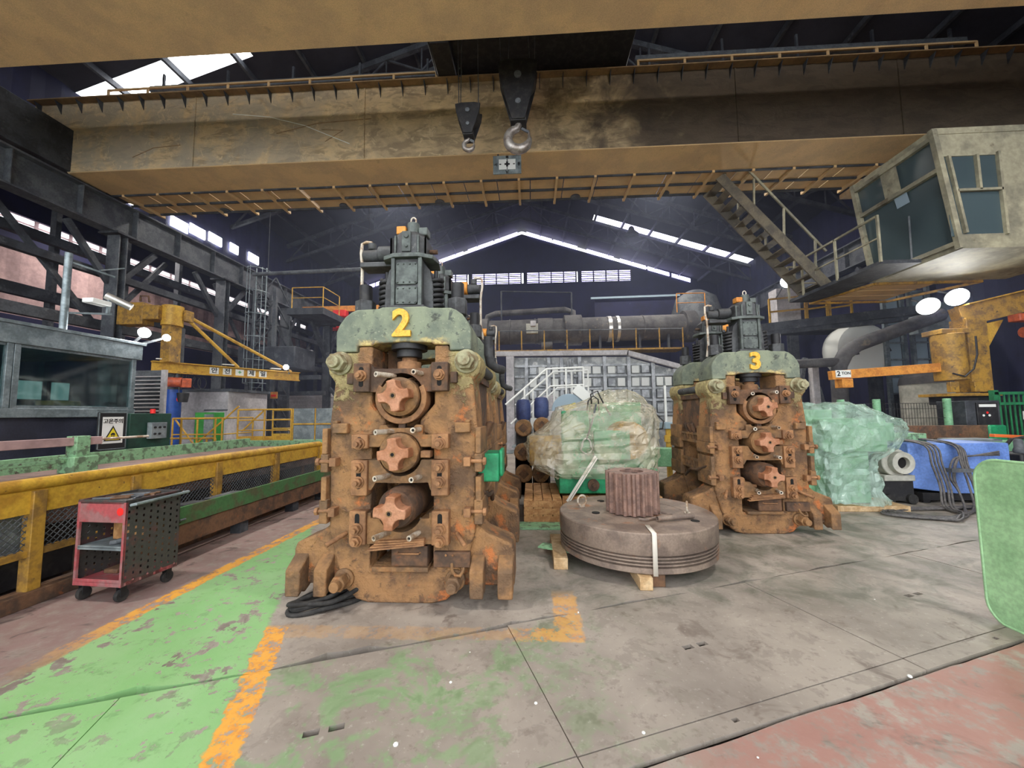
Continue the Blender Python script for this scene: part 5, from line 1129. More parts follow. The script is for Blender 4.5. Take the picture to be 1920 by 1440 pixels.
# cctv camera and pole on the cabin roof
CC = thing('cctv_camera', 'silver tube camera on a pole above the cabin roof', 'camera', (-7.8, 5.85, 3.07), world=True)
m = MB(); m.cyl((-7.75, 5.85, 3.07), (-7.75, 5.85, 4.42), .05, n=14); part(CC, 'pole', m, alum)
m = MB(); m.bar((-7.75, 5.85, 3.4), (-7.5, 6.35, 3.5), .03); part(CC, 'arm', m, alum)
m = MB(); m.bar((-7.75, 5.88, 4.28), (-7.55, 6.4, 4.2), .03); m.bar((-7.6, 6.2, 4.25), (-7.5, 6.5, 4.4), .05, .02); part(CC, 'upper_arm', m, alum)
m = MB(); m.cyl((-7.55, 6.28, 3.82), (-7.3, 6.5, 3.66), .065, n=16); part(CC, 'camera_tube', m, chrome)
m = MB(); m.box(-7.65, -7.45, 6.0, 6.3, 3.62, 3.70); part(CC, 'housing', m, paper, .01)
m = MB(); m.bar((-7.52, 6.3, 3.5), (-7.5, 6.3, 3.74), .04); part(CC, 'bracket', m, alum)
def floodlight(name, lab, loc, r, face, power, grp, arm=None, beam=True):
    t = thing(name, lab, 'lamp', loc, group=grp); f = Vector(face).normalized()
    m = MB(); m.lathe([(r*.35, -r*1.1), (r*.6, -r*.7), (r*1.05, 0), (r*1.0, .01)], (0, 0, 0), f, 20); part(t, 'shade', m, steelm, smooth=60)
    m = MB(); m.lathe([(r*.2, .10*r), (r*.7, .08*r), (r*.98, .015)], (0, 0, 0), f, 20); part(t, 'lens', m, lamp_on, smooth=60)
    if arm:
        m = MB(); m.bar(-f*r, arm, .04); part(t, 'arm', m, steelm)
    l = bpy.data.lights.new('floodlight_beam', 'SPOT'); l.energy = power; l.spot_size = 2.6; l.spot_blend = .8; l.shadow_soft_size = r; l.color = (.95, .98, 1)
    o = bpy.data.objects.new('floodlight_beam', l); COL.objects.link(o); o.location = Vector(loc) + f*.06; o.rotation_euler = f.to_track_quat('-Z', 'Y').to_euler()
    return t
floodlight('floodlight', 'large lit floodlight left of the pair above the cabin end', (-7.45, 6.9, 3.28), .10, (.45, -.8, -.3), 40, None, (-.1, -.1, -.21))
floodlight('floodlight', 'smaller lit floodlight right of the pair above the cabin end', (-7.4, 7.3, 3.26), .07, (.45, -.8, -.3), 30, None, (-.1, -.4, -.2))
floodlight('floodlight', 'lit floodlight under the yellow jib boom tip', (-9.6, 14.4, 3.55), .10, (.3, -.9, -.2), 90, None, (0, .2, -.25))
floodlight('floodlight', 'lit floodlight hanging over the walkway behind stand 3', (9.2, 13.8, 6.25), .22, (-.4, -.8, -.4), 160, None, (.62, 1.65, -.1))
floodlight('floodlight', 'left of the two lit floodlights below the crane cab', (9.95, 9.9, 4.22), .22, (-.4, -.75, -.55), 110, None, (.1, .5, .3))
floodlight('floodlight', 'right of the two lit floodlights below the crane cab', (10.6, 9.85, 4.42), .22, (-.4, -.75, -.55), 110, None, (.1, .5, .3))
# louvred unit, pipe column, white hut, green cabinet
LV = thing('louvred_unit', 'white louvred ventilation unit beside the cabin end', 'vent', (-8.9, 8.8, 0), world=True)
m = MB(); m.box(-9.35, -8.62, 8.5, 8.58, 0, 2.75); part(LV, 'case', m, steelm, .006)
for k in range(16):
    m = MB(); m.cbox((-8.95, 8.48, 1.25+k*.09), (.75, .05, .012), rx=.5); part(LV, 'louvre', m, white, smooth=0)
m = MB(); m.box(-8.64, -8.53, 8.44, 8.5, 0, 2.75); part(LV, 'edge_post', m, white)
PC = thing('painted_pipe_column', 'vertical pipe column, grey above and bright blue below', 'pipe', (-11.8, 12.0, 0))
m = MB(); m.cyl((0, 0, 2.55), (0, 0, 4.6), .2, n=24); part(PC, 'grey_upper', m, steelm); m = MB(); m.cyl((0, 0, 0), (0, 0, 2.55), .205, n=24); part(PC, 'blue_lower', m, bluep)
HU = thing('white_hut', 'plain white panel hut behind the yellow railings', 'hut', (-11.8, 14, 0), world=True)
m = MB(); m.box(-12.95, -10.75, 13.0, 15.0, 0, 2.53); part(HU, 'panels', m, white, .006)
m = MB(); m.box(-12.97, -10.65, 12.95, 15.05, 2.53, 2.63); part(HU, 'roof_slab', m, steelm, .006)
m = MB(); m.box(-11.6, -10.75, 12.97, 13.01, 1.85, 1.9); part(HU, 'trim', m, steelm)
GC = thing('green_cabinet', 'green electrical cabinet by the white hut', 'cabinet', (-10.3, 11.75, 0), world=True)
gcm = M('green cabinet paint', C(60, 160, 66), C(48, 138, 56), 3, rough=.5, bump=.04)
m = MB(); m.box(-10.62, -9.98, 11.55, 11.95, .5, 1.78); part(GC, 'body', m, gcm, .01)
m = MB(); m.box(-10.3, -10.0, 11.53, 11.56, .7, 1.72); part(GC, 'door', m, greyp, .006)
for x in (-10.55, -10.05):
    m = MB(); m.box(x-.04, x+.04, 11.6, 11.9, 0, .5); part(GC, 'leg', m, gcm)
GD = thing('dark_green_console', 'dark green console with grey push button box by the sign', 'console', (-7.2, 6.75, 0), world=True)
m = MB(); m.box(-7.45, -7.1, 6.42, 7.2, .9, 1.72); part(GD, 'body', m, M('dark green machine', C(30, 72, 58), C(24, 58, 48), 3, rough=.6, bump=.05), .01)
m = MB(); m.box(-7.09, -7.0, 6.72, 7.02, 1.25, 1.55); bb = part(GD, 'button_box', m, greyp, .006)
for k in range(5):
    m = MB(); m.cyl((-7.0, 6.78+.09*(k % 3), 1.46-.12*(k//3)), (-6.98, 6.78+.09*(k % 3), 1.46-.12*(k//3)), .02, n=10); part(GD, 'button', m, ink, parent=bb)
m = MB(); m.cyl((-7.1, 6.82, 1.72), (-7.1, 6.82, 1.8), .04, n=12); part(GD, 'beacon', m, redb)
m = MB(); m.box(-7.3, -7.1, 6.5, 7.1, 0, .9); part(GD, 'stand', m, blacksteel)
# ------------------------------------------------------------------ yellow railings
def railing(lab, pts, z0, h=.95, mids=(.5,), toe=True, posts=1.0, mat=None, r=.024, grp=None, name='yellow_railing'):
    mat = mat or yellow; P0 = [Vector((x, y, 0)) for x, y in pts]; t = thing(name, lab, 'railing', (pts[0][0], pts[0][1], z0), world=True, group=grp)
    for i in range(len(P0)-1):
        a, b = P0[i], P0[i+1]; n = max(1, round((b-a).length/posts))
        m = MB(); m.cyl(a + Vector((0, 0, z0+h)), b + Vector((0, 0, z0+h)), r, n=8); part(t, 'top_rail', m, mat)
        for f in mids:
            m = MB(); m.cyl(a + Vector((0, 0, z0+h*f)), b + Vector((0, 0, z0+h*f)), r*.8, n=8); part(t, 'mid_rail', m, mat)
        if toe:
            m = MB(); m.bar(a + Vector((0, 0, z0+.07)), b + Vector((0, 0, z0+.07)), .012, .12); part(t, 'toe_board', m, mat)
        for k in range(n + (1 if i == len(P0)-2 else 0)):
            p = a.lerp(b, k/n); m = MB(); m.cyl(p + Vector((0, 0, z0)), p + Vector((0, 0, z0+h)), r, n=8); part(t, 'post', m, mat)
    return t
PL = thing('rolling_platform', 'green edged platform carrying yellow railings behind the barrier', 'platform', (-7.3, 12, 0), world=True)
m = MB(); m.box(-8.95, -5.4, 11.0, 13.2, .74, .92); part(PL, 'deck', m, gworn, .006)
for x in (-8.7, -7.6, -6.5, -5.6):
    m = MB(); m.box(x-.06, x+.06, 11.1, 11.25, 0, .74); part(PL, 'leg', m, gdark)
railing('yellow railing along the front of the green platform', [(-8.8, 11.05), (-7.15, 11.05)], .92, .92, (.33, .66))
railing('yellow railing returning at the back of the green platform', [(-8.8, 12.6), (-7.15, 12.6)], .92, .92, (.33, .66))
railing('yellow railing of the step landing left of the green platform', [(-10.75, 10.95), (-9.2, 10.95), (-9.2, 12.2)], 0, 1.6, (.7, .4))
railing('low yellow railing before the white hut', [(-10.3, 10.2), (-9.0, 10.2), (-8.75, 10.2)], 0, 1.05, (.5,))
railing('yellow railing beside the blue pipe column', [(-8.9, 9.3), (-8.6, 10.0)], 0, 1.6, (.5,))
for k, (a, b) in enumerate((((-9.2, 11.0, 1.55), (-8.75, 11.0, 1.95)), ((-8.7, 11.1, 1.2), (-8.0, 11.1, 1.85)), ((-10.0, 11.0, .7), (-10.75, 11.0, 1.6)), ((-9.25, 11.0, 1.5), (-10.2, 11.0, .7)))):
    m = MB(); m.cyl(a, b, .024, n=8); single('stair_handrail', ['short sloping yellow handrail joining landing and platform', 'sloping yellow handrail on the green platform', 'left sloping yellow stair rail before the white hut', 'right sloping yellow stair rail before the white hut'][k], 'handrail', m, yellow)
for k, x in enumerate((-7.1, -6.42, -5.74)):
    t = thing('grey_screen', ['left grey screen panel on the green platform', 'middle grey screen panel on the green platform', 'right grey screen panel partly behind stand 2'][k], 'screen', (x+.3, 11.06, .92), world=True)
    m = MB(); m.box(x, x+.66, 11.04, 11.07, .95, 1.86); part(t, 'sheet', m, greyp, .003)
    m = MB(); m.box(x, x+.03, 11.02, 11.05, .92, 1.86); part(t, 'frame', m, yellow)
    m = MB(); m.box(x, x+.66, 11.01, 11.04, 1.38, 1.42); part(t, 'frame', m, yellow)
# ------------------------------------------------------------------ left jib crane
J = thing('yellow_jib_crane', 'yellow wall jib crane with boom lettering and tie rods on the left', 'jib crane', (-11.4, 11.5, 3), world=True)
PV = Vector((-11.45, 11.5, 4.95))
m = MB(); m.box(-12.95, -12.1, 11.1, 11.5, 4.55, 5.25); part(J, 'wall_bracket', m, yellowd, .02)
m = MB(); m.box(-12.1, -11.6, 11.1, 11.6, 4.7, 5.15); part(J, 'bracket_arm', m, yellowd, .02)
m = MB(); m.cyl((-11.5, 11.5, 4.55), (-11.5, 11.5, 5.2), .28, n=24); part(J, 'pivot_drum', m, yellow, .01)
m = MB(); m.tube([(-12.3, 11.2, 5.3), (-12.3, 11.2, 5.48), (-12.15, 11.3, 5.5), (-12.1, 11.3, 5.3)], .03, 8); part(J, 'lifting_eye', m, rustd)
BA, BB = Vector((-11.75, 11.15, 3.22)), Vector((-9.45, 15.0, 3.22)); bd = (BB-BA).normalized(); bn = Vector((-bd.y, bd.x, 0))
for z, w, h in ((3.38, .22, .03), (3.06, .22, .03)):
    m = MB(); m.bar(BA + Vector((0, 0, z-3.22)), BB + Vector((0, 0, z-3.22)), w, h); part(J, 'boom_flange', m, yellow)
m = MB(); m.bar(BA, BB, .02, .31); part(J, 'boom_web', m, yellow)
m = MB(); m.box(-11.65, -11.35, 11.3, 11.7, 3.38, 4.6); part(J, 'mast', m, yellowd, .01)
for t0, z0 in ((.52, 5.05), (.93, 5.12)):
    e = BA.lerp(BB, t0) + Vector((0, 0, .18)); m = MB(); m.cyl((-11.3, 11.75, z0-.15), e, .055, n=10); part(J, 'tie_rod', m, yellow)
m = MB(); m.box(-11.35, -11.15, 11.6, 11.9, 4.75, 5.1); part(J, 'rod_anchor', m, yellowd, .01)
for k, ch in enumerate('안전+제일'):
    p = BA.lerp(BB, .36 + .085*k) - bn*.0
    side = -bn if (-bn).dot(Vector((0, 0, 0)) - p) > 0 else bn
    ang = math.atan2(bd.y, bd.x)
    q = p + side*.02; m = MB(); m.cbox(q, (.26, .012, .22), rz=ang); pl_ = part(J, 'letter_plate', m, paper, smooth=0)
    m = MB(); m.text(ch, .2, .006, Matrix.Translation(p + side*.03) @ Matrix.Rotation(ang, 4, 'Z') @ Matrix.Rotation(PI/2, 4, 'X'), .004); part(J, 'letter', m, gcm if ch == '+' else ink, smooth=0, parent=pl_)
for k, t0 in enumerate((.06, .45, .8)):
    p = BA.lerp(BB, t0) + Vector((0, 0, .25)); m = MB(); m.cbox(p, (.34, .16, .03), rz=.9); part(J, 'top_reflector', m, paper)
HP = BA.lerp(BB, .14)
HO = thing('chain_hoist', 'orange electric chain hoist hanging from the jib boom', 'hoist', (HP.x, HP.y, 2.4), world=True)
m = MB(); m.cyl(HP + Vector((-.22, -.1, -.45)), HP + Vector((.1, .1, -.45)), .16, n=18); part(HO, 'motor', m, redo, .01)
m = MB(); m.cbox(HP + Vector((.2, .12, -.48)), (.24, .26, .3), rz=1); part(HO, 'gearbox', m, redo, .02)
m = MB(); m.bar(HP + Vector((0, 0, -.15)), HP + Vector((0, 0, -.35)), .1, .04); part(HO, 'trolley', m, steelm)
m = MB(); m.lathe([(.12, -.25), (.16, 0), (.16, .05)], HP + Vector((.15, .1, -.85)), n=16); part(HO, 'chain_bag', m, blacksteel)
m = MB(); m.cyl(HP + Vector((.05, .05, -.55)), HP + Vector((.05, .05, -.95)), .01, n=6); part(HO, 'chain', m, steelm)
m = MB(); m.tube([HP + Vector((.05+.05*math.cos(a), .05, -1.0+.07*math.sin(a))) for a in [k*PI/6 for k in range(10)]], .016, 6); part(HO, 'hook', m, redb)
for k in range(5):
    p = BA.lerp(BB, .15 + .035*k); m = MB(); m.tube([p + Vector((.12*math.cos(a)*bd.x, .12*math.cos(a)*bd.y, -.32+.2*math.sin(a) - (.12 if k > 2 else 0))) for a in [q*PI/7 for q in range(14)]], .014, 6, True); part(HO, 'cable_loop', m, blacksteel)
# ------------------------------------------------------------------ ladder tower, pipes, far-left things
LT = thing('ladder_tower', 'grey lattice tower with caged ladder behind the yellow railings', 'ladder', (-9.5, 13, 0), world=True)
for (x, y) in ((-10.05, 13.0), (-9.25, 13.0), (-10.05, 13.9), (-9.25, 13.9)):
    m = MB(); m.box(x-.06, x+.06, y-.06, y+.06, 0, 6.3); part(LT, 'leg', m, steelm)
for k in range(7):
    z = .4 + k*.9
    for (a, b) in (((-10.05, 13.0), (-9.25, 13.0)), ((-10.05, 13.9), (-10.05, 13.0)), ((-9.25, 13.9), (-9.25, 13.0))):
        m = MB(); m.bar((a[0], a[1], z), (b[0], b[1], z), .05); part(LT, 'cross_bar', m, steelm)
        m = MB(); m.bar((a[0], a[1], z), (b[0], b[1], z+.9), .04); part(LT, 'diagonal', m, steelm)
for x in (-9.85, -9.45):
    m = MB(); m.cyl((x, 12.75, .3), (x, 12.75, 7.0), .022, n=8); part(LT, 'ladder_rail', m, alum)
rg_ = None
for k in range(22):
    z = .5 + k*.28
    if rg_ is None: m = MB(); m.cyl((-9.85, 12.75, z), (-9.45, 12.75, z), .014, n=6); rg_ = part(LT, 'rung', m, alum)
    else: again(rg_, (0, 0, k*.28))
hp = None
for k in range(6):
    z = 2.6 + k*.85
    if hp is None: m = MB(); m.tube([(-9.65 + .36*math.cos(a), 12.72 - .55*math.sin(a), z) for a in [q*PI/10 for q in range(11)]], .016, 6); hp = part(LT, 'cage_hoop', m, alum)
    else: again(hp, (0, 0, k*.85))
for a in (PI*.2, PI*.5, PI*.8):
    m = MB(); m.cyl((-9.65 + .36*math.cos(a), 12.72-.55*math.sin(a), 2.6), (-9.65 + .36*math.cos(a), 12.72-.55*math.sin(a), 6.9), .012, n=6); part(LT, 'cage_bar', m, alum)
m = MB(); m.box(-9.2, -8.95, 12.85, 12.9, 2.05, 2.3); pt = part(LT, 'notice_plate', m, orangep)
m = MB(); m.box(-9.17, -8.98, 12.84, 12.85, 2.12, 2.2); part(LT, 'notice_text', m, redb, parent=pt)
LT.location = (-11.7, 16.2, 0); LT.scale = (1.17,)*3
m = MB(); m.box(-11.0, -9.3, 16.4, 18.8, 6.2, 6.5); single('upper_gallery', 'dark gallery beam leading back from the ladder tower top', 'gallery', m, steeld, .01)
railing('small yellow railing on the dark gallery by the ladder top', [(-10.8, 16.45), (-9.35, 16.45), (-9.35, 17.9)], 6.5, .95, (.5,), False)
OP = thing('overhead_pipe', 'long grey horizontal pipe running left behind the top of stand 2', 'pipe', (-8.2, 14, 7.1), world=True)
m = MB(); m.cyl((-10.8, 14, 7.17), (-5.6, 14, 7.26), .075, n=14); part(OP, 'pipe', m, steelm)
for x in (-10.2, -6.2):
    m = MB(); m.cyl((x, 14, 7.2), (x, 14, roofz(x)-.02), .012, n=6); part(OP, 'hanger_rod', m, steeld)
FH = thing('far_hoist', 'red hoist hanging on an orange beam deep in the hall', 'hoist', (-10.2, 20, 6.6), world=True)
m = MB(); m.box(-12.6, -7.5, 20.1, 20.3, 7.35, 7.65); part(FH, 'orange_beam', m, orangep)
m = MB(); m.box(-10.7, -10.0, 19.8, 20.2, 7.0, 7.35); part(FH, 'trolley', m, redb, .03)
m = MB(); m.cyl((-11.0, 20, 6.45), (-9.7, 20, 6.45), .22, n=16); part(FH, 'motor', m, redb, .02)
m = MB(); m.cyl((-10.3, 20, 6.45), (-10.3, 20, 5.6), .02, n=6); part(FH, 'chain', m, steelm)
m = MB(); n_ = 26
for k in range(n_): m.box(-14.0, -10.2, 20.5 + (.03 if k % 2 else 0), 20.6, k*.11, k*.11+.105)
single('roller_shutter', 'white ribbed shutter behind the ladder tower', 'shutter', m, white, smooth=0)
m = MB(); m.box(-13.9, -11.9, 19.9, 20.1, 4.0, 5.2); single('pale_panel', 'pale panel high behind the jib boom tip', 'panel', m, white)
for k, (x, y, z, w) in enumerate(((-11.5, 17, 3.4, 3.6), (-10.8, 18.5, 4.4, 3.0), (-11.4, 17.6, 2.7, 3.2))):
    m = MB(); m.box(x-w/2, x+w/2, y-.1, y+.1, z-.1, z+.1); single('cross_beam', ['dark cross beam behind the jib boom', 'upper dark cross beam behind the ladder tower', 'lower dark cross beam above the white shutter'][k], 'beam', m, steeld)
for k, (x, y) in enumerate(((-10.2, 18.5), (-9.6, 21), (-8.9, 24))):
    column(x, y, 6.2, ['dark inner post behind the ladder tower', 'second dark inner post farther back left', 'far dark inner post near stand 2'][k], None, .3, steeld)
for k in range(3):
    m = MB(); m.bar((-10.1+.5*k, 18.6+2*k, 3.0), (-8.6+.3*k, 18.6+2*k, 1.2), .14); single('raking_strut', ['raking strut on the nearest inner post', 'raking strut on the second inner post', 'raking strut on the far inner post'][k], 'strut', m, steeld)
# dark hood over the aisle behind the jib
m = MB(); m.box(-12.9, -10.3, 16.0, 17.6, 3.7, 4.7); single('dark_hopper', 'dark steel hopper behind the jib boom', 'hopper', m, steeld, .05)
# ------------------------------------------------------------------ furnace block in the centre
FU = thing('reheating_furnace', 'silver framed furnace wall with grid of panels in the centre background', 'furnace', (2.5, 17, 0), world=True)
FY = 16.0
m = MB(); m.prism([(-1.0, 0), (6.3, 0), (6.3, 3.35), (4.05, 4.0), (-1.0, 4.05)], FY+.35, FY+5); part(FU, 'casing', m, furnd, .01)
m = MB(); m.bar((-1.5, FY, 4.17), (4.05, FY, 4.12), .2, .2); part(FU, 'roof_beam', m, white, .004)
m = MB(); m.bar((4.0, FY, 4.12), (6.4, FY, 3.42), .2, .2); part(FU, 'roof_beam', m, white, .004)
m = MB(); m.box(-1.05, -.72, FY-.05, FY+.25, 0, 4.1); part(FU, 'white_post', m, white, .006)
xs = [-.2, .75, 1.3, 2.05, 3.1, 4.1, 5.1, 6.0]
for x in xs:
    h = 4.0 if x < 4.05 else 4.0 - (x-4.05)*.29
    m = MB(); m.box(x-.07, x+.07, FY+.12, FY+.36, 0, h); part(FU, 'buckstay', m, furn, .004)
for z in (1.0, 1.55, 2.15, 2.65, 3.2, 3.65):
    m = MB(); m.box(-.7, 6.2 if z < 3.3 else 5.0, FY+.2, FY+.36, z-.045, z+.045); part(FU, 'girt', m, furn, .004)
rp = random.Random(8)
for i in range(len(xs)-1):
    for j, z in enumerate((1.05, 1.6, 2.2, 2.7, 3.25)):
        w = xs[i+1]-xs[i]-.2; nsub = 2 if w > .6 else 1
        for q in range(nsub):
            if z > 3.2 and xs[i] > 4.6: continue
            x0 = xs[i] + .1 + q*w/nsub; d = rp.uniform(0, .10)
            m = MB(); m.box(x0+.04, x0+w/nsub-.04, FY+.28-d, FY+.36, z+.04, z+.40); part(FU, 'panel', m, furn if rp.random() < .5 else paper, .02)
for x in (1.55, 1.65, 1.75):
    m = MB(); m.cyl((x, FY+.05, 1.0), (x, FY+.05, 3.9), .035, n=8); part(FU, 'riser_pipe', m, furn)
for (x, z) in ((.55, 3.02), (1.55, 3.05)):
    m = MB(); m.cyl((x, FY+.0, z), (x, FY+.2, z), .2, n=18); part(FU, 'burner', m, furn, .01)
m = MB(); m.cyl((.75, FY-.2, 1.9), (.75, FY+.2, 1.9), .5, n=28); part(FU, 'round_door', m, white, .02)
# walkway and pipes on top
m = MB(); m.box(-1.6, 6.6, FY+.6, FY+1.6, 4.35, 4.42); part(FU, 'roof_walkway', m, yellowd)
for k in range(9):
    x = -1.4 + k*1.0; m = MB(); m.cyl((x, FY+.7, 4.4), (x, FY+.7, 5.3), .03, n=6); part(FU, 'walkway_post', m, yellowd)
m = MB(); m.cyl((-1.4, FY+.7, 5.3), (6.6, FY+.7, 5.25), .025, n=6); part(FU, 'walkway_rail', m, steelm)
for k, x in enumerate((-.6, .3, 1.2, 2.0)):
    m = MB(); m.box(x, x+.6, FY+2.2, FY+2.25, 4.5, 4.68); part(FU, 'backlit_gap', m, day, smooth=0)
DU = thing('hot_air_duct', 'large sooty horizontal duct above the furnace', 'duct', (2.5, 18, 5), world=True)
m = MB(); m.cyl((-2.4, 18, 5.5), (7.4, 18, 5.62), .58, n=28); part(DU, 'main_pipe', m, duct)
for x, r, w, mt in ((-2.3, .68, .3, duct), (.35, .62, .7, duct), (1.6, .72, .8, duct), (7.1, .74, .5, duct), (3.6, .61, .18, chrome), (4.0, .61, .14, chrome), (.2, .61, .06, duct), (-1.0, .61, .06, duct), (5.2, .61, .05, duct)):
    m = MB(); m.cyl((x, 18, 5.5+.012*(x+2.4)), (x+w, 18, 5.5+.012*(x+w+2.4)), r, n=28); part(DU, 'collar', m, mt, .01)
m = MB(); m.box(-.2, .35, 17.25, 17.5, 5.3, 5.75); part(DU, 'actuator', m, cream, .02)
m = MB(); m.box(.0, .25, 17.1, 17.3, 5.6, 5.85); part(DU, 'actuator_head', m, white, .02)
m = MB(); m.cyl((.5, 17.6, 4.75), (1.0, 17.6, 4.75), .2, n=16); part(DU, 'drain_pot', m, duct)
for x in (1.7, 3.2, 5.0, 6.3):
    m = MB(); m.bar((x, 17.6, 4.4), (x, 17.6, 5.2), .1); part(DU, 'saddle_leg', m, steeld)
m = MB(); m.tube([(-2.2, 18.6, 6.0), (-2.1, 18.6, 6.45), (-1.7, 18.6, 6.6), (1.7, 18.6, 6.72), (2.1, 18.6, 6.6), (2.15, 18.6, 5.9)], .15, 12); part(DU, 'bypass_pipe', m, duct, smooth=60)
m = MB(); m.cyl((-1.4, 18.2, 6), (-1.4, 18.2, 7.6), .04, n=6); m.cyl((2.0, 18.2, 6), (2.0, 18.2, 7.45), .04, n=6); m.cyl((-1.4, 18.2, 7.6), (2.0, 18.2, 7.45), .03, n=6); part(DU, 'pipe_guard_frame', m, steeld)
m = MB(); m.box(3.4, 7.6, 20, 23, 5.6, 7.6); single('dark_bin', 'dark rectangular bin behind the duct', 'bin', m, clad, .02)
m = MB(); m.bar((3.2, 19.9, 7.65), (7.8, 19.9, 7.7), .1); single('bin_edge_rail', 'thin pale edge rail on top of the dark bin', 'rail', m, lblue)  # plain pale bar along the top edge of the bin
railing('small orange railing on the duct end near stand 3', [(6.9, 18.0), (8.2, 18.0)], 6.3, .9, (.5,), False, mat=orangep)
# white stair with handrails in front of the furnace
WS = thing('white_stair', 'white stair handrails rising before the furnace', 'stair', (.3, 11, 0), world=True)
for (y, dx) in ((11.0, 0), (11.8, .25)):
    pts = [(-.75+dx, y, 1.9), (.45+dx, y, 2.92), (1.5+dx, y, 2.95)]
    m = MB(); m.tube(pts, .03, 8); part(WS, 'handrail', m, paper)
    m = MB(); m.tube([(-.6+dx, y, 1.35), (.55+dx, y, 2.42), (1.5+dx, y, 2.45)], .025, 8); part(WS, 'mid_rail', m, paper)
    for (x, z0, z1) in ((-.2, .9, 2.35), (.45, 1.6, 2.92), (1.0, 1.7, 2.94), (1.5, 1.7, 2.95)):
        m = MB(); m.cyl((x+dx, y, z0), (x+dx, y, z1), .028, n=8); part(WS, 'post', m, paper)
for k in range(7):
    m = MB(); m.box(-.75+k*.17, -.55+k*.17, 11.0, 11.8, .5+k*.17, .53+k*.17); part(WS, 'tread', m, greyp)
m = MB(); m.box(.4, 1.8, 11.0, 11.8, 1.68, 1.74); part(WS, 'landing', m, greyp)
m = MB(); m.box(.45, 1.7, 11.1, 11.2, 0, 1.68); part(WS, 'landing_support', m, white)
DC = thing('disc_cover', 'white rounded guard with yellow warning label behind the wrapped machine', 'guard', (.9, 9.6, 0), world=True)
m = MB(); m.prism(arc(.92, 1.7, .42, 0, 180, 16), 9.5, 9.7); part(DC, 'cover', m, lblue, .01)
m = MB(); m.box(.4, 1.4, 9.45, 9.7, 0, 1.7); part(DC, 'box', m, white, .01)
m = MB(); m.cbox((.95, 9.47, 1.8), (.3, .01, .12), ry=-.3); part(DC, 'warning_label', m, signy)
m = MB(); m.cbox((1.25, 9.45, 2.12), (.45, .02, .25), ry=.7); part(DC, 'white_tag', m, paper)
# right of the furnace: pole, yellow posts, small table
for k, (x, y, z, mt, lab) in enumerate(((3.3, 9.6, 2.3, paper, 'thin white pole right of the wrapped machine'), (4.15, 9.8, 2.2, yellow, 'thin yellow post beside stand 3'))):
    m = MB(); m.cyl((x, y, 0), (x, y, z), .03, n=8); single('thin_pole', lab, 'pole', m, mt)
LB = thing('light_blue_bench', 'pale blue bench with yellow legs between wrapped machine and stand 3', 'bench', (3.5, 9.3, 0), world=True)
m = MB(); m.box(3.1, 3.95, 9.1, 9.5, 1.25, 1.4); part(LB, 'top', m, lblue, .01)
for x in (3.2, 3.85):
    m = MB(); m.box(x-.05, x+.05, 9.15, 9.25, 0, 1.25); part(LB, 'leg', m, yellow)
m = MB(); m.box(3.1, 3.95, 9.12, 9.2, .95, 1.1); part(LB, 'rail', m, yellow)
m = MB(); m.box(2.2, 4.3, 8.6, 8.9, .45, .85); single('green_beam_block', 'pale green beam behind stand 3', 'beam', m, gpale, .02)
# ------------------------------------------------------------------ right background
TK = thing('white_tank', 'cream insulated upright tank with dark domed top', 'tank', (12.3, 12.2, 0))
m = MB(); m.lathe([(.82, 0), (.82, 2.42)], n=32); part(TK, 'shell', m, cream)
m = MB(); m.lathe([(.84, 2.40), (.80, 2.62), (.6, 2.78), (.3, 2.86), (.05, 2.88)], n=32); part(TK, 'dome', m, duct)
RJ = thing('yellow_post_jib', 'dirty yellow jib crane with round column and boom marked 2 TON', 'jib crane', (10.45, 10, 0), world=True)
m = MB(); m.cyl((10.45, 10.0, 2.35), (10.42, 10.0, 3.5), .3, n=24); part(RJ, 'column_drum', m, yellowd, .01)
m = MB(); m.box(10.12, 10.8, 9.8, 10.3, 3.5, 3.62); part(RJ, 'drum_cap', m, yellowd, .01)
m = MB(); m.box(10.82, 11.3, 9.9, 10.3, 2.05, 3.9); part(RJ, 'post', m, yellowd, .01)
m = MB(); m.box(10.0, 11.3, 9.7, 10.4, 1.95, 2.02); part(RJ, 'plate', m, yellowd, .004)
m = MB(); m.box(10.2, 11.1, 9.8, 10.35, 1.75, 1.95); part(RJ, 'pedestal', m, blacksteel, .01)
m = MB(); m.box(10.5, 11.05, 9.9, 10.3, 0, 1.75); part(RJ, 'pedestal_leg', m, blacksteel, .01)
for k in range(2):
    m = MB(); m.box(10.15+.55*k, 10.35+.55*k, 9.75, 9.85, 2.05, 2.3); part(RJ, 'hinge_block', m, yellowd, .01)
m = MB(); m.bar((7.55, 10.0, 2.52), (10.2, 10.0, 2.68), .14, .22); part(RJ, 'boom', m, orangep, .004)
m = MB(); m.box(7.72, 7.98, 9.85, 10.1, 2.2, 2.42); part(RJ, 'boom_trolley', m, orangep, .01)
m = MB(); m.box(7.62, 7.98, 9.9, 9.92, 2.46, 2.64); cp_ = part(RJ, 'capacity_plate', m, paper, smooth=0)
m = MB(); m.text('2', .17, .004, Matrix.Translation((7.68, 9.895, 2.55)) @ Matrix.Rotation(PI/2, 4, 'X'), .004); m.text('TON', .1, .004, Matrix.Translation((7.86, 9.895, 2.56)) @ Matrix.Rotation(PI/2, 4, 'X'), .001); part(RJ, 'capacity_text', m, ink, smooth=0, parent=cp_)
m = MB(); m.bar((10.8, 10.1, 3.95), (14.3, 9.6, 4.75), .3, .5); part(RJ, 'upper_beam', m, yellowd, .01)
m = MB(); m.bar((10.8, 9.95, 4.22), (14.3, 9.45, 5.02), .4, .03); part(RJ, 'upper_flange', m, yellow)
m = MB(); m.prism([(11.3, 3.75), (11.75, 3.85), (11.3, 3.1)], 9.95, 10.15); part(RJ, 'gusset', m, yellow)
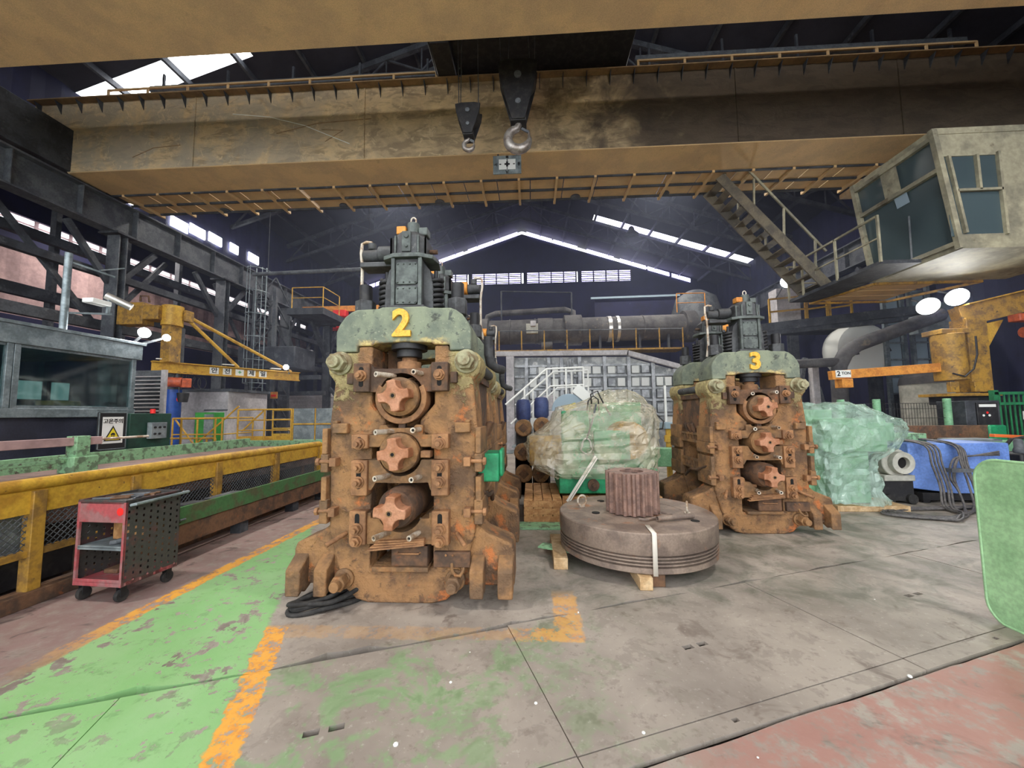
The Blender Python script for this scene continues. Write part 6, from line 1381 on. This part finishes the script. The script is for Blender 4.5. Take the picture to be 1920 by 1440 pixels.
m = MB(); m.tube([(10.15, 9.68, 2.5), (10.4, 9.66, 2.42), (10.62, 9.66, 2.6), (10.75, 9.68, 2.95), (10.78, 9.7, 3.4)], .02, 6); part(RJ, 'cable_sag', m, blacksteel)
RH = thing('red_chain_hoist', 'red chain hoist hanging below the yellow beam at the right edge', 'hoist', (12, 9.6, 3.2), world=True)
m = MB(); m.cyl((11.75, 9.6, 3.45), (12.5, 9.5, 3.5), .13, n=14); part(RH, 'motor', m, redo, .01)
m = MB(); m.box(11.6, 12.3, 9.5, 9.75, 3.72, 3.9); part(RH, 'trolley', m, redo, .02)
m = MB(); m.bar((12.0, 9.6, 3.5), (12.0, 9.6, 3.75), .08); part(RH, 'link', m, steelm)
m = MB(); m.cyl((12.0, 9.6, 3.4), (12.0, 9.6, 2.4), .012, n=6); part(RH, 'chain', m, steelm)
BD = thing('bent_exhaust_duct', 'dark bent duct rising rightward behind the yellow boom', 'duct', (10, 12, 0), world=True)
m = MB(); m.tube([(9.3, 12, 0), (9.3, 12, 2.7), (9.35, 12, 3.0), (9.55, 12, 3.35), (9.9, 12, 3.6), (10.3, 12, 3.75), (12.4, 12, 4.5)], .2, 14); part(BD, 'pipe', m, duct, smooth=60)
m = MB(); m.cyl((7.7, 12, 3.05), (9.3, 12, 3.1), .14, n=12); part(BD, 'side_pipe', m, duct)
WD = thing('white_drum', 'big white horizontal drum end behind the bent duct', 'drum', (12.0, 14.2, 3.8))
m = MB(); m.lathe([(.2, -.12), (.7, -.08), (.95, 0), (.98, .1), (.98, .7)], (0, 0, 0), (0, 1, 0), 32); part(WD, 'shell', m, paper)
for (x, z, l) in ((-.5, .3, .5), (-.3, .35, .35), (.6, .1, .2)):
    m = MB(); m.bar((x, -.16, z), (x+.1, -.16, z-l), .07); part(WD, 'bracket', m, steeld)
for x in (-.6, .6):
    m = MB(); m.box(x-.1, x+.1, .2, .6, -3.8, -.7); part(WD, 'saddle', m, steeld)
# lattice frames with pale windows behind
for k, (x, lab) in enumerate(((12.6, 'left pale lattice frame on the right wall side'), (13.5, 'right pale lattice frame on the right wall side'))):
    t = thing('lattice_frame', lab, 'frame', (x, 14.0, 0), world=True)
    for xx in (x, x+.62):
        m = MB(); m.box(xx-.06, xx+.06, 14.0, 14.1, 0, 6.2); part(t, 'upright', m, alum)
    for q in range(7):
        z = 2.2 + q*.6; m = MB(); m.box(x, x+.62, 14.02, 14.08, z-.03, z+.03); part(t, 'bar', m, alum)
    m = MB(); m.box(x+.06, x+.58, 14.15, 14.2, 2.2, 5.9); part(t, 'pale_panel', m, lblue)
m = MB(); m.box(12.6, 14.2, 12.9, 13.2, 4.1, 4.7); single('grey_wall_box', 'pale grey box under the right floodlights', 'box', m, greyp, .02)
for k, z in enumerate((5.0, 4.85)):
    m = MB(); m.bar((8.5, 14.5, z-.3), (14.2, 13.4+.2*k, z+.1), .25, .3); single('dark_girder', ['dark girder below the right floodlights', 'second dark girder below the right floodlights'][k], 'girder', m, steeld)
# raised walkway with yellow rails behind stand 3
WK = thing('raised_walkway', 'raised walkway with yellow railing and white cabinet behind stand 3', 'walkway', (10.5, 15, 0), world=True)
m = MB(); m.box(9.2, 12.4, 15, 16.2, 4.75, 4.9); part(WK, 'deck', m, steeld)
for (x0, x1, ht) in ((9.25, 10.6, 1.0), (10.65, 11.4, 1.15), (11.5, 12.3, 1.2)):
    m = MB()
    for (a, b) in (((x0, 4.95), (x1, 5.05)), ((x0, 4.95+ht), (x1, 5.05+ht)), ((x0, 4.95), (x0, 4.95+ht)), ((x1, 5.05), (x1, 5.05+ht)), ((x0, 4.95+ht*.5), (x1, 5.05+ht*.5))): m.bar((a[0], 15, a[1]), (b[0], 15, b[1]), .06)
    part(WK, 'rail_frame', m, yellow)
m = MB(); m.box(9.8, 10.7, 15.4, 15.9, 4.9, 6.5); part(WK, 'white_cabinet', m, white, .01)
for x in (9.5, 12.0):
    m = MB(); m.box(x-.12, x+.12, 15.3, 15.6, 0, 4.75); part(WK, 'leg', m, steeld)
m = MB(); m.box(9.2, 9.4, 12.9, 13.1, 0, 3.2); single('white_post', 'slim white post below the yellow boom', 'post', m, white)
for k, (a, b) in enumerate((((9.9, 13, 0), (9.4, 13, 2.4)), ((8.4, 13.2, 0), (9.2, 13.2, 3.4)))):
    m = MB(); m.bar(a, b, .12); single('slanted_strut', ['slanted grey strut beside the slim white post', 'slanted dark strut left of the slim white post'][k], 'strut', m, steelm)
m = MB(); m.box(7.6, 9.3, 14.2, 15.2, 0, 2.4); single('dark_machine_bank', 'dark machinery bank behind the wire fence', 'machine', m, blacksteel, .05)
m = MB(); m.lathe([(1.2, 0), (1.3, .6), (1.0, 1.6), (.4, 2.0)], (8.6, 20, 5.9), n=24); single('grey_hood', 'large grey rounded hood behind the top of stand 3', 'hood', m, steelm)
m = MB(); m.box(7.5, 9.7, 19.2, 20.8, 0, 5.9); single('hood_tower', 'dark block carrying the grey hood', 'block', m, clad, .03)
# fence, electrical box, green cage, small clutter around the blue unit
FE = thing('mesh_fence', 'wire mesh fence with light green posts behind the blue unit', 'fence', (8.2, 9, 0), world=True)
for x in (6.98, 7.75, 9.25):
    m = MB(); m.cyl((x, 9, 0), (x, 9, 1.88), .07, n=12); part(FE, 'post', m, gpale, .01)
m = MB()
for k in range(38): x = 6.98 + k*.06; m.box(x-.003, x+.003, 8.99, 8.996, .3, 1.78)
for z in (.3, .9, 1.45, 1.66, 1.78): m.box(6.98, 9.25, 8.988, 8.994, z-.005, z+.005)
o = part(FE, 'wire_mesh', m, blacksteel, smooth=0); o['kind'] = 'stuff'
EB = thing('electrical_cubicle', 'dark grey electrical cubicle with gauge panel right of the fence', 'cubicle', (9.75, 9, 0), world=True)
m = MB(); m.box(9.42, 10.12, 8.8, 9.4, 0, 1.82); part(EB, 'case', m, steeld, .01)
m = MB(); m.box(9.62, 10.05, 8.77, 8.8, 1.1, 1.78); dr_ = part(EB, 'door', m, blacksteel, .006)
m = MB(); m.box(9.66, 10.0, 8.76, 8.772, 1.68, 1.74); part(EB, 'name_strip', m, paper, parent=dr_)
m = MB(); m.box(9.82, 9.98, 8.76, 8.772, 1.12, 1.22); part(EB, 'yellow_sticker', m, signy, parent=dr_)
for (x, z, mt) in ((9.74, 1.5, paper), (9.82, 1.56, redb), (9.86, 1.5, paper)):
    m = MB(); m.cyl((x, 8.765, z), (x, 8.775, z), .025, n=10); part(EB, 'indicator', m, mt, parent=dr_)
CG = thing('green_cage', 'dark green barred cage at the right edge behind the cubicle', 'cage', (10.9, 9, 0), world=True)
gcg = M('cage green', C(44, 132, 84), C(36, 112, 72), 3, rough=.5, bump=.04)
m = MB(); m.box(10.25, 11.8, 9.3, 10.1, .7, 1.9); part(CG, 'inner_block', m, blacksteel)
for z in (.7, 1.75, 1.98):
    m = MB(); m.box(10.22, 11.85, 8.95, 9.02, z-.03, z+.03); part(CG, 'rail', m, gcg)
for k in range(16):
    x = 10.25 + k*.1; m = MB(); m.box(x-.012, x+.012, 8.98, 9.0, .1, 1.98); part(CG, 'bar', m, gcg)
m = MB(); m.box(10.2, 10.3, 8.95, 9.05, 0, 2.05); part(CG, 'post', m, gcg)
m = MB(); m.box(10.75, 10.9, 8.93, 8.95, 1.4, 1.58); part(CG, 'white_tag', m, paper)
EL = thing('blue_grey_elbow', 'blue grey elbow pipe behind the blue unit', 'pipe', (7.7, 8.2, 0), world=True)
m = MB(); m.tube([(6.4, 8.3, 1.12), (7.5, 8.3, 1.12), (7.75, 8.3, 1.08), (7.9, 8.3, .9), (7.92, 8.3, .5), (7.92, 8.3, .02)], .12, 14); part(EL, 'pipe', m, M('blue grey pipe', C(84, 98, 116), C(70, 82, 98), 4, rough=.6, bump=.1), smooth=60)
m = MB(); m.box(7.1, 9.6, 8.55, 8.7, 1.02, 1.3); single('rusty_beam', 'rusty brown beam lying behind the elbow pipe', 'beam', m, rustd, .01)
for k, x in enumerate((7.3, 9.4)):
    m = MB(); m.box(x-.08, x+.08, 8.52, 8.72, 0, 1.02); single('beam_trestle', ['left trestle under the rusty beam', 'right trestle under the rusty beam'][k], 'trestle', m, steeld)
for k, (x0, x1, y0, y1, z0, z1, mt, lab) in enumerate(((9.0, 9.9, 7.9, 8.5, 0, 1.0, gpale, 'pale green machine base right of the blue unit'), (8.4, 9.2, 8.0, 8.45, 0, 1.05, greyp, 'grey welding set behind the blue unit'), (9.55, 9.9, 8.52, 8.72, 0, 1.3, green, 'emerald green plate block near the cage'), (8.55, 9.2, 7.2, 7.7, 0, .85, blacksteel, 'dark machine block between blue unit and green panel'), (9.3, 9.9, 7.2, 7.7, 0, .8, blacksteel, 'dark pump block at the right edge'))):
    m = MB(); m.box(x0, x1, y0, y1, z0, z1); single('machine_block', lab, 'machine', m, mt, .03)
for k, (x, y, z) in enumerate(((8.7, 7.35, .85), (8.9, 7.3, .85), (9.08, 7.4, .85))):
    m = MB(); m.lathe([(.07, 0), (.08, .04), (.06, .1), (.06, .22), (.04, .25)], (x, y, z), n=12); single('valve_head', ['left small valve on the dark block', 'middle small valve on the dark block', 'right small valve on the dark block'][k], 'valve', m, steelm)
m = MB(); m.bar((9.0, 8.0, 1.12), (9.7, 8.05, 1.08), .09, .06); single('orange_bar', 'orange bar lying on the pale green base at right', 'bar', m, M('orange bar paint', C(240, 120, 60), rough=.5, bump=0), .006)
m = MB(); m.tube([(9.0, 7.9, .8), (9.1, 7.8, 1.05), (9.4, 7.75, 1.12), (9.7, 7.8, 1.0), (9.8, 7.9, .75)], .03, 8); single('thick_hose', 'thick dark hose arching at the right edge', 'hose', m, rubber, smooth=60)
# ------------------------------------------------------------------ dusty haze in the depth of the hall
hz = MB(); hz.box(-14.2, 14.4, 7.75, 29.8, .02, 11.6)
t_ = NT('dusty hall haze'); t_.n.remove(t_.b)
v_ = t_.node('ShaderNodeVolumeScatter'); v_.inputs['Color'].default_value = (.66, .74, 1, 1); v_.inputs['Density'].default_value = .005; v_.inputs['Anisotropy'].default_value = .35
t_.link(v_.outputs[0], t_.out.inputs['Volume'])
o = single('haze', 'thin dusty haze filling the far part of the hall', 'haze', hz, t_.m, smooth=0); o['kind'] = 'stuff'
